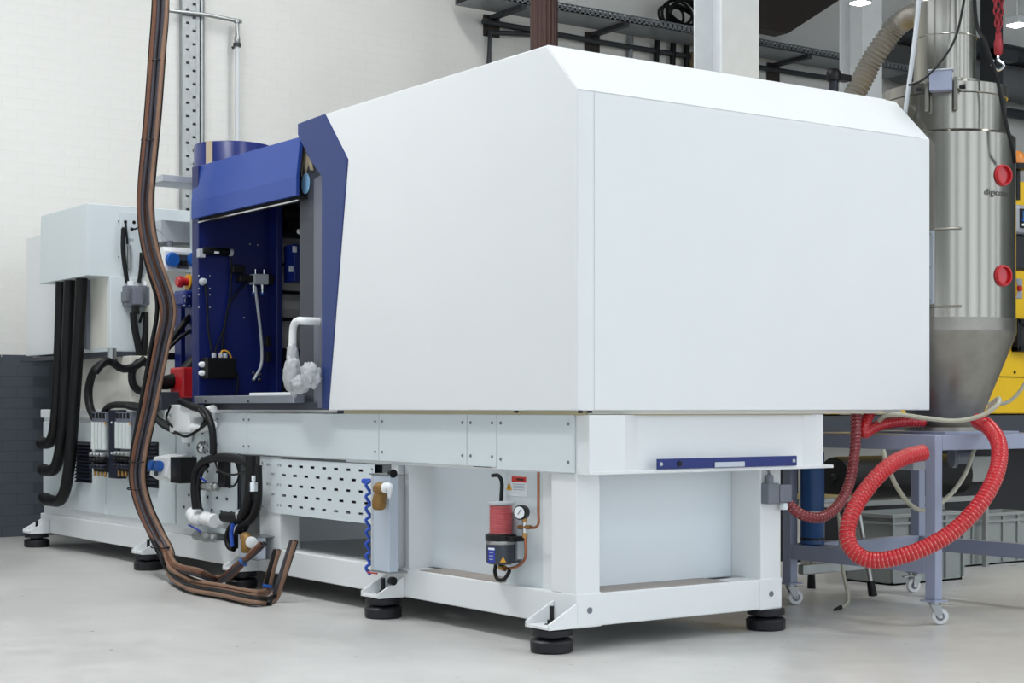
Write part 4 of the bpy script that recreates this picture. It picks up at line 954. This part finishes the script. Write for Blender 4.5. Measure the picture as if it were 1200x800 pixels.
red_hose([(1082, 530, 7.42), (1062, 535, 7.36), (1040, 547, 7.3), (1018, 570, 7.26), (1000, 598, 7.22), (993, 625, 7.2), (1000, 645, 7.18), (1020, 656, 7.16), (1050, 653, 7.14), (1085, 641, 7.14), (1120, 620, 7.16), (1150, 588, 7.2), (1168, 553, 7.28), (1171, 522, 7.4), (1160, 502, 7.55), (1146, 493, 7.7)], 'red_hose', .036, 'bright red spiral hose looping low in front of the stand', .018)
red_hose([(1021, 479.5, 7.72), (1018, 487, 7.7), (1012, 500, 7.66), (1013, 508, 7.66), (1022, 502, 7.7), (1036, 497, 7.76), (1058, 494, 7.85), (1082, 494, 7.9)], 'red_hose', .025, 'short red hose bent sharply on top of the stand rail', .018)
free('clear_hose', 'clear_tube', [(1030, 493, 7.66), (1038, 487, 7.62), (1055, 486, 7.58), (1085, 490, 7.55), (1120, 493, 7.55), (1150, 487, 7.55), (1168, 475, 7.55), (1171, 467, 7.6), (1165, 470, 7.65), (1158, 480, 7.7)], .011, 'pale clear tube curling in front of the silo outlet', 'tube')
free('clear_hose', 'clear_tube', [(1146, 462, 8.3), (1158, 472, 8.3), (1178, 472, 8.3), (1192, 462, 8.3), (1204, 445, 8.3)], .010, 'pale clear tube sweeping up beside the yellow machine', 'tube')
free('clear_hose', 'clear_tube', [(1035, 527, 7.62), (1040, 545, 7.6), (1052, 572, 7.6), (1068, 592, 7.62), (1085, 597, 7.66), (1110, 583, 7.72), (1130, 557, 7.78), (1142, 526, 7.82)], .011, 'pale clear tube hanging in a loop beneath the stand rail', 'tube')
o, _ = ribbed('flexible_duct', 'duct_foil', [(998, 118, 13.2), (1007, 100, 13.2), (1018, 78, 13.2), (1032, 55, 13.15), (1048, 34, 13.1), (1062, 22, 13.0), (1080, 15, 12.8), (1110, 10, 12.6)], .085, .036, 'ribbed silver flexible duct rising behind the white cover', 'duct', amp=.09)

# ---------------------------------------------------------------- canister on the stand shelf, trestle, rod
cxp = (SX0 + .135, SY1 - .17)
cxp = (1.936, P(952, 640, 'x', 1.936).y)
cn = MB().lathe([(.056, .311), (.06, .314), (.06, .34), (.0585, .342), (.06, .345), (.06, .47), (.061, .472), (.061, .48), (.06, .482), (.06, .775), (.03, .79)], (cxp[0], cxp[1], 0), 28).build('blue_canister', 'canister_blue', smooth=True)
tag(cn, 'blue cylindrical canister standing on the lower shelf of the stand', 'canister')
MB().lathe([(.0612, .470), (.0612, .482)], (cxp[0], cxp[1], 0), 28).build('pale_ring', 'light_grey', cn, smooth=True)
MB().lathe([(.0612, .334), (.0612, .346)], (cxp[0], cxp[1], 0), 28).build('dark_ring', 'black_plastic', cn, smooth=True)
tr = thing('step_stool', (2.75, 1.1, 0), 'grey steel step stool with black rubber feet behind the stand', 'stool')
f1 = P(1023, 698, 'z', 0); 
for (dx, dy) in ((0, 0), (0, .45), (-.5, .1), (-.5, .5)):
    q = f1 + Vector((dx, dy, 0)); lean = Vector((-.06 if dx == 0 else .06, .06 if dy < .2 else -.06, .5))
    o = MB().cyl(q + lean * .1, q + lean, .016, 12).build('leg', 'steel', tr, smooth=True)
    MB().tube([q, q + lean * .16], [.024, .02], 12).build('rubber_foot', 'black_rubber', o, smooth=True)
MB().box(f1.x - .5, f1.x, f1.y + .02, f1.y + .06, .14, .19).build('crossbar', 'zinc', tr, bevel=.004)
MB().box(f1.x - .5, f1.x - .02, f1.y + .05, f1.y + .44, .5, .53).build('step', 'zinc', tr, bevel=.006)
r0 = P(994, 711, 'z', .012)
rodp = [r0 + Vector((-.09, -.01, .0)), r0 + Vector((-.03, 0, .008)), r0 + Vector((0, 0, .05)), r0 + Vector((-.02, .02, .2)), r0 + Vector((-.03, .03, .42)), r0 + Vector((-.02, .05, .47)), r0 + Vector((.04, .08, .5))]
o = MB().tube(catmull(rodp, 6), .0095, 8).build('bent_rod', 'clear_tube', smooth=True); tag(o, 'thin bent grey tube standing on the floor under the stand', 'tube')
MB().tube([rodp[0] + Vector((-.03, -.01, -.004)), rodp[0] + Vector((.03, .004, .004))], [.006, .012], 8).build('rubber_tip', 'black_rubber', o, smooth=True)

# ---------------------------------------------------------------- yellow machine behind
ym = thing('yellow_machine', (5.4, 2.6, 0), 'yellow moulding machine with grey base behind the silo', 'machine')
YY = 2.0
MB().box(3.55, 8.2, YY, YY + 1.2, .96, 2.60).build('yellow_cover', 'machine_yellow', ym, bevel=.01)
MB().box(3.5, 8.2, YY - .02, YY + 1.15, .80, .95).build('base_beam', 'graphite', ym, bevel=.006)
MB().box(3.5, 8.2, YY + .25, YY + 1.1, .0, .80).build('base_body', 'far_dark', ym)
for x0, x1, z0, z1, y, m in ((3.55, 4.35, .35, .76, YY + .2, 'far_cream'), (4.75, 5.15, .50, .68, YY + .18, 'far_grey'), (5.18, 5.40, .48, .66, YY + .16, 'far_grey'), (4.42, 4.70, .38, .74, YY + .2, 'far_grey'), (3.5, 3.75, .05, .35, YY + .2, 'far_cream')):
    MB().box(x0, x1, y, YY + .25, z0, z1).build('service_panel', m, ym, bevel=.006)
MB().box(4.8, 8.2, YY - .003, YY, 1.215, 1.222).build('cover_seam', 'black_gap', ym)
a, c_ = P(1189, 373, 'y', YY - .03), P(1189, 412, 'y', YY - .03)
b = MB(); b.box(a.x, a.x + .035, YY - .06, YY, c_.z, a.z); b.box(a.x, a.x + .5, YY - .06, YY, a.z - .04, a.z); b.box(a.x, a.x + .5, YY - .06, YY, c_.z, c_.z + .04); b.box(a.x + .465, a.x + .5, YY - .06, YY, c_.z, a.z)
b.build('window_frame', 'black_plastic', ym, bevel=.008)
MB().box(a.x + .03, a.x + .47, YY - .01, YY - .002, c_.z + .03, a.z - .03).build('window_pane', 'far_dark', ym)
a, c_ = P(1176, 398, 'y', YY - .01), P(1183, 412, 'y', YY - .01)
MB().box(a.x - .02, c_.x, YY - .012, YY, c_.z, a.z).build('blue_notice', 'print_blue', ym)
a, c_ = P(1184, 243, 'y', YY - .35), P(1205, 272, 'y', YY - .35)
o = MB().box(a.x, c_.x + .2, YY - .4, YY - .28, c_.z - .02, a.z + .02).build('control_panel', 'hmi_grey', ym, bevel=.03)
MB().box(a.x + .03, c_.x + .15, YY - .408, YY - .4, c_.z + .015, a.z - .01).build('panel_face', 'black_plastic', o, bevel=.003)
MB().box(a.x + .05, c_.x + .1, YY - .413, YY - .408, (a.z + c_.z) / 2 - .02, a.z - .025).build('screen', 'screen', o)
for k in range(3):
    MB().lathe([(.009, 0), (.009, .008)], (a.x + .05 + .035 * k, YY - .41, c_.z + .035), 10, (0, -1, 0)).build('button', 'paper_white', o, smooth=True)
    MB().lathe([(.009, 0), (.009, .008)], (a.x + .05 + .035 * k, YY - .41, c_.z + .065), 10, (0, -1, 0)).build('button', 'socket_blue', o, smooth=True)
MB().box(a.x, c_.x + .2, YY - .36, YY - .24, P(1190, 316, 'y', YY - .3).z, c_.z - .03).build('panel_lower', 'far_dark', ym, bevel=.01)
MB().box(a.x + .05, c_.x + .1, YY - .3, YY, c_.z - .15, a.z).build('panel_arm', 'hmi_grey', ym, bevel=.01)
MB().box(a.x - .02, a.x + .16, YY - .2, YY + .1, a.z + .06, P(1188, 190, 'y', YY - .2).z).build('terminal_cabinet', 'hmi_grey', ym, bevel=.006)
MB().box(a.x, a.x + .1, YY - .206, YY - .2, a.z + .1, a.z + .28).build('terminal_notice', 'paper_white', ym)
q = P(1192, 192, 'y', YY - .15)
o = MB().lathe([(.02, -.25), (.02, -.05), (.06, -.04), (.06, .0)], q, 20).build('beacon', 'black_plastic', ym, smooth=True)
MB().lathe([(.055, 0), (.058, .02), (.052, .06), (.03, .085), (.01, .09)], q, 20).build('beacon_lens', 'amber', o, smooth=True)
a, c_ = P(1187, 326, 'y', YY - .12), P(1197, 350, 'y', YY - .12)
o = MB().box(a.x, c_.x, YY - .13, YY, c_.z, a.z).build('switch_box', 'hmi_grey', ym, bevel=.004)
MB().lathe([(.02, 0), (.02, .02)], ((a.x + c_.x) / 2, YY - .13, (a.z + c_.z) / 2), 14, (0, -1, 0)).build('rotary_switch', 'red_plastic', o, smooth=True)
MB().box(a.x + .01, a.x + .03, YY - .134, YY - .13, c_.z + .02, a.z - .03).build('switch_plate', 'yellow_sign', o)
for k, z in enumerate((1.05,)):
    MB().lathe([(.012, 0), (.01, .005)], P(1189, 436, 'y', YY - .001), 10, (0, -1, 0)).build('cover_screw', 'black_plastic', ym, smooth=True)
for x in (3.8, 5.0, 6.5): MB().lathe([(.07, 0), (.07, .05), (.03, .06), (.03, .1)], (x, YY + .15, 0), 20).build('leveling_foot', 'cast_iron', ym, smooth=True)
# black foil roll lying on a rack, grey crates
rk = thing('roll_rack', (3.6, 1.5, 0), 'low pale rack with posts behind the stand holding the black roll', 'rack')
for x in (3.05, 4.3):
    for y in (1.35, 1.7): MB().box(x, x + .03, y, y + .03, 0, .45).build('post', 'far_grey', rk)
for y in (1.35, 1.7): MB().box(3.05, 4.33, y, y + .03, .42, .45).build('rail', 'far_grey', rk)
ro = MB().lathe([(.02, -.02), (.03, .0), (.125, .005), (.13, .03), (.13, 1.1), (.125, 1.125), (.03, 1.13), (.03, 1.16)], (3.12, 1.53, .58), 32, (1, 0, 0)).build('black_roll', 'black_rubber', smooth=True)
tag(ro, 'thick black roll lying across the low rack', 'roll')
def crate(x0, x1, y0, y1, z0, z1, label):
    t = thing('storage_crate', ((x0 + x1) / 2, (y0 + y1) / 2, z0), label, 'crate', 'grey crates behind the stand')
    b = MB(); b.box(x0, x1, y0, y1, z0, z0 + .01)
    b.box(x0, x1, y0, y0 + .01, z0, z1); b.box(x0, x1, y1 - .01, y1, z0, z1); b.box(x0, x0 + .01, y0, y1, z0, z1); b.box(x1 - .01, x1, y0, y1, z0, z1)
    b.build('crate_body', 'crate_grey', t)
    b = MB(); 
    for za, zb in ((z1 - .02, z1), (z1 - .06, z1 - .045)):
        b.box(x0 - .015, x1 + .015, y0 - .015, y0, za, zb); b.box(x0 - .015, x0, y0, y1, za, zb)
    b.build('rim', 'crate_grey', t, bevel=.002)
    k = max(3, int((x1 - x0) / .15))
    for i in range(k + 1):
        x = x0 + (x1 - x0) * i / k
        MB().box(x - .008, x + .008, y0 - .014, y0, z0 + .02, z1 - .02).build('rib', 'crate_grey', t)
crate(2.98, 3.58, .95, 1.30, 0, .40, 'grey plastic crate with ribbed rim between stool and black roll')
crate(4.1, 4.85, 1.42, 1.65, 0, .33, 'grey plastic crate on the floor in front of the yellow machine')
bg = MB().tube(catmull([P(1172, 630, 'y', 1.9) + Vector((i * .05, 0, .02 * math.sin(i * 2.2))) for i in range(8)], 4), .03, 10).build('striped_cloth', 'paper_grey', ym, smooth=True)

# ---------------------------------------------------------------- columns and services along the back wall
def col_h(name, px0, px1, y, m, label, web):
    a, b_ = P(px0, 50, 'y', y).x, P(px1, 50, 'y', y).x
    d = .3; b = MB(); b.box(a, a + .02, y - d / 2, y + d / 2, 0, CEIL); b.box(b_ - .02, b_, y - d / 2, y + d / 2, 0, CEIL); b.box(a, b_, y - .01, y + .01, 0, CEIL)
    if web: b = MB(); w_ = b_ - a; b.box(a, b_, y - .15, y - .13, 0, CEIL); b.box(a, b_, y + .13, y + .15, 0, CEIL); b.box(a + w_ * .46, a + w_ * .54, y - .13, y + .13, 0, CEIL)
    o = b.build(name, m, bevel=.003); return tag(o, label, 'column')
col_h('steel_column', 829, 873, 3.55, 'column_white', 'white steel column rising behind the middle of the white cover', True)
col_h('steel_column', 997, 1020, 5.6, 'column_white', 'pale steel column beside the ribbed silver duct', True)
a, b_ = P(623, 20, 'y', 6.0).x, P(650, 20, 'y', 6.0).x
t = thing('brown_pipe_column', ((a + b_) / 2, 6.0, 0), 'dark brown ribbed column behind the peak of the white cover', 'column')
MB().lathe([((b_ - a) * .46, 0), ((b_ - a) * .46, CEIL)], ((a + b_) / 2, 6.0, 0), 24).build('core', 'brown_pipe', t, smooth=True)
for k in range(8):
    q = math.radians(200 + 20 * k); MB().cyl(((a + b_) / 2 + (b_ - a) * .44 * math.cos(q), 6 + (b_ - a) * .44 * math.sin(q), 0), ((a + b_) / 2 + (b_ - a) * .44 * math.cos(q), 6 + (b_ - a) * .44 * math.sin(q), CEIL), .018, 8).build('rib', 'brown_pipe', t, smooth=True)
# cable tray on brackets
tz = 4.68
ty0, ty1 = WY - .55, WY - .14
tx0 = P(563, 10, 'y', ty0).x
t = thing('cable_tray', (9, WY - .3, tz), 'long perforated grey cable tray on wall brackets', 'cable tray')
b = MB(); n = 0; x = tx0
while x < 9.85:                                             # perforated flange: strips with gaps
    b.box(x, x + .035, ty0, ty0 + .004, tz, tz + .07); x += .06
b.box(tx0, 9.85, ty0, ty0 + .004, tz, tz + .02); b.box(tx0, 9.85, ty0, ty0 + .004, tz + .035, tz + .04); b.box(tx0, 9.85, ty0, ty0 + .004, tz + .06, tz + .075)
b.build('side_flange', 'tray_zinc', t)
MB().box(tx0, 9.85, ty0, ty1, tz, tz + .004).build('tray_floor', 'tray_zinc', t)
MB().box(tx0, 9.85, ty1 - .004, ty1, tz, tz + .075).build('rear_flange', 'tray_zinc', t)
MB().box(tx0, 9.85, ty0 + .02, ty1 - .02, tz + .004, tz + .055).build('dark_backing', 'cable_black', t)  # dark block added behind the flange so its perforations read dark
for px in (575, 693, 905):
    x = P(px, 60, 'y', WY).x
    MB().prism([(WY - .02, tz - .042), (WY - .02, tz - .002), (ty0, tz - .002), (ty0, tz - .042)], 'x', x - .03, x + .03).build('wall_bracket', 'dark_steel', t)
    MB().box(x - .09, x + .09, WY - .02, WY - .004, tz - .2, tz - .0).build('bracket_plate', 'truss_brown', t)
# pipes on the wall
def wall_pipe(pts, r, m, label, y=WY - .05, cat='pipe', nm='wall_pipe'):
    o = MB().tube([P(px, py, 'y', y) for px, py in pts], r, 10).build(nm, m, smooth=True); return tag(o, label, cat)
wall_pipe([(566, 25), (640, 38), (700, 49), (830, 70), (1000, 96)], .028, 'dark_steel', 'dark pipe running along the wall below the cable tray', WY - .06)
wall_pipe([(640, 41), (574, 38), (573, 80), (573, 140)], .025, 'dark_steel', 'dark pipe bending down the wall beside the brown column', WY - .05)
wall_pipe([(740, 20), (738, 70), (738, 120)], .03, 'tray_zinc', 'grey vertical pipe below the cable tray', WY - .05)
for k, px in enumerate((770, 789, 805)):
    x = P(px, 60, 'y', WY - .08).x
    o = MB().tube(catmull([(x - .01, ty1 - .045, tz + .10), (x - .005, ty1 - .02, tz + .12), (x, ty1 + .025, tz + .125), (x + .01, WY - .07, tz + .02), (x, WY - .07, tz - .3), (x + .03, WY - .07, tz - .8), (x + .02, WY - .07, tz - 1.2)], 6), .03, 10).build('hanging_cable', 'cable_black', smooth=True)
    tag(o, 'thick black cable hanging from the tray behind the white cover', 'cable', 'cables hanging from the tray')
p = P(822, 73, 'y', WY - .1); o = box('junction_box', 'junction_tan', None, p.x - .12, p.x + .12, WY - .14, WY, p.z - .1, p.z + .1, .01); tag(o, 'tan junction box on the wall beside the white column', 'box')
p = P(688, 45, 'y', WY - .1)
# coil of black cable lying on the tray
cx_, cy_ = P(797, 8, 'y', WY - .3).x, WY - .3
pts = []
for i in range(110):
    a = i * .36; k = i / 110
    pts.append(Vector((cx_ + (.19 + .05 * math.sin(i * .23)) * math.cos(a) + .03 * math.sin(i * .11), cy_ - .1 + .2 * k, tz + .235 + (.13 + .035 * math.cos(i * .31)) * math.sin(a))))
o = MB().tube(catmull(pts, 3), .015, 8).build('cable_coil', 'cable_black', smooth=True); tag(o, 'coil of thick black cable lying on the cable tray', 'cable')
# perforated riser, conduit and air pipe on the left wall
x0, x1 = P(213, 100, 'y', WY - .04).x, P(232, 100, 'y', WY - .04).x
t = thing('cable_riser', ((x0 + x1) / 2, WY, 0), 'perforated galvanised cable riser fixed upright to the white wall', 'cable tray')
b = MB(); z = 1.0; xm = (x0 + x1) / 2
for xx in (x0 + .014, xm, x1 - .014): b.box(xx - .014, xx + .014, WY - .062, WY - .0605, 1, CEIL - .01)
while z < 4.9:
    b.box(x0 + .002, xm - .002, WY - .06, WY - .056, z, z + .09); b.box(xm + .002, x1 - .002, WY - .0602, WY - .0562, z + .05, z + .14); z += .11
b.build('face', 'zinc', t)
MB().box(x0 - .005, x0, WY - .06, WY - .004, 1, CEIL - .01).build('flange', 'zinc', t); MB().box(x1, x1 + .005, WY - .06, WY - .004, 1, CEIL - .01).build('flange', 'zinc', t)
MB().box(x0, x1, WY - .014, WY - .004, 1, CEIL - .01).build('back_sheet', 'light_grey', t)
xx = P(236.5, 60, 'y', WY - .03).x
o = MB().cyl((xx, WY - .03, 1.2), (xx, WY - .03, CEIL), .022, 12).build('conduit_pipe', 'zinc', smooth=True); tag(o, 'thin grey conduit running up beside the perforated riser', 'pipe')
A1 = [P(198, 12.5, 'y', WY - .09), P(240, 17, 'y', WY - .09), P(283, 25.5, 'y', WY - .09)]
t = thing('air_pipe', (2.0, WY - .09, 2.5), 'thin steel air pipe turning down the white wall above blue drum', 'pipe')
MB().tube(A1, .017, 10).build('cross_pipe', 'zinc', t, smooth=True)
e = P(278, 27, 'y', WY - .09); 
MB().lathe([(.022, -.17), (.026, -.16), (.026, -.12), (.018, -.11), (.018, 0), (.028, .0), (.028, .03)], e, 12).build('elbow', 'zinc', t, smooth=True)
MB().cyl((e.x, WY - .09, e.z - .16), (e.x, WY - .09, .9), .02, 12).build('down_pipe', 'pipe_paint', t, smooth=True)
MB().lathe([(.034, -.03), (.034, .0)], (e.x, WY - .09, e.z - .17), 12).build('collar', 'dark_steel', t, smooth=True)
MB().cyl((e.x, WY - .004, e.z - .19), (e.x, WY - .09, e.z - .19), .012, 8).build('clip', 'dark_steel', t, smooth=True)
# dark roof brace, ducts, post with bracket, chain
q = [P(878, -160, 'y', 6.4), P(1090, -160, 'y', 6.4), P(984, 0, 'y', 6.4), P(924, 39, 'y', 6.4), P(878, 30, 'y', 6.4)]
o = MB().prism([(p.x, min(p.z, CEIL)) for p in q], 'y', 6.4, 6.6).build('roof_brace', 'truss_brown', bevel=.005); tag(o, 'dark brown roof brace slanting above the cable tray', 'beam')
for (py, r, m, lb) in ((88, .2, 'duct_grey', 'thick grey duct along the wall behind the silo'), (122, .06, 'dark_steel', 'thin dark pipe along the wall under the thick grey duct'), (52, .12, 'dark_steel', 'dark beam pipe along the wall above the thick grey duct')):
    p = P(1120, py, 'y', WY - .25); o = MB().cyl((9.97, WY - .25, p.z), (16, WY - .25, p.z), r, 20).build('wall_duct', m, smooth=True); tag(o, lb, 'duct')
p0, p1 = P(1158, 60, 'y', 5.6), P(1166, 60, 'y', 5.6)
t = thing('bracket_post', ((p0.x + p1.x) / 2, 5.6, 0), 'dark steel post with a side arm behind the silo', 'post')
MB().box(p0.x, p1.x, 5.5, 5.7, 0, CEIL).build('post', 'dark_steel', t)
zz = P(1170, 66, 'y', 5.6).z; MB().box(p0.x, p1.x + .22, 5.48, 5.6, zz - .06, zz + .06).build('arm', 'dark_steel', t, bevel=.004)
t = thing('hoist_chain', D(1170, 30, 12), 'red hoist chain with hook hanging near the ceiling', 'chain')
cc = D(1170, 45, 12)
for s_ in (-1, 1):
    z = cc.z + .02; i = 0
    top = CEIL
    while z < 4.6:
        b = MB(); o_ = Vector((cc.x + s_ * .035 * min(1, (z - cc.z) * 4), cc.y, z)); ax = cam_r if i % 2 == 0 else cam_f
        b.tube([o_ + ax * .016 * math.cos(a) + Vector((0, 0, .03 * math.sin(a))) for a in [k * math.pi / 6 for k in range(13)]], .007, 6); b.build('chain_link', 'chain_red', t, smooth=True); z += .045; i += 1
    MB().cyl((cc.x + s_ * .035, cc.y, 4.58), (cc.x + s_ * .035, cc.y, CEIL), .006, 6).build('hanger_wire', 'zinc', t)
MB().lathe([(.012, -.13), (.03, -.11), (.034, -.03), (.02, .01), (.01, .04)], cc, 14).build('hook_block', 'chain_red', t, smooth=True)
MB().tube(catmull([cc + Vector((0, 0, -.12)), cc + cam_r * .0 + Vector((0, 0, -.16)), cc + cam_r * .04 + Vector((0, 0, -.2)), cc + Vector((0, 0, -.235)), cc - cam_r * .045 + Vector((0, 0, -.2)), cc - cam_r * .04 + Vector((0, 0, -.16))], 5), .011, 8).build('hook', 'chrome', t, smooth=True)
# dark pipe clamp above the cover
p = D(977, 95, 12.6)
t = thing('standpipe', (p.x, p.y, 0), 'short dark standpipe with clamp showing above the white cover', 'pipe')
MB().cyl((p.x, p.y, 0), (p.x, p.y, p.z + .08), .036, 14).build('pipe', 'deep_blue', t, smooth=True)
MB().lathe([(.05, 0), (.055, .02), (.055, .07), (.04, .09)], p, 16).build('clamp', 'black_plastic', t, smooth=True)
MB().box(p.x, p.x + .16, p.y - .04, p.y + .04, p.z + .01, p.z + .06).build('clamp_arm', 'black_plastic', t, bevel=.006)
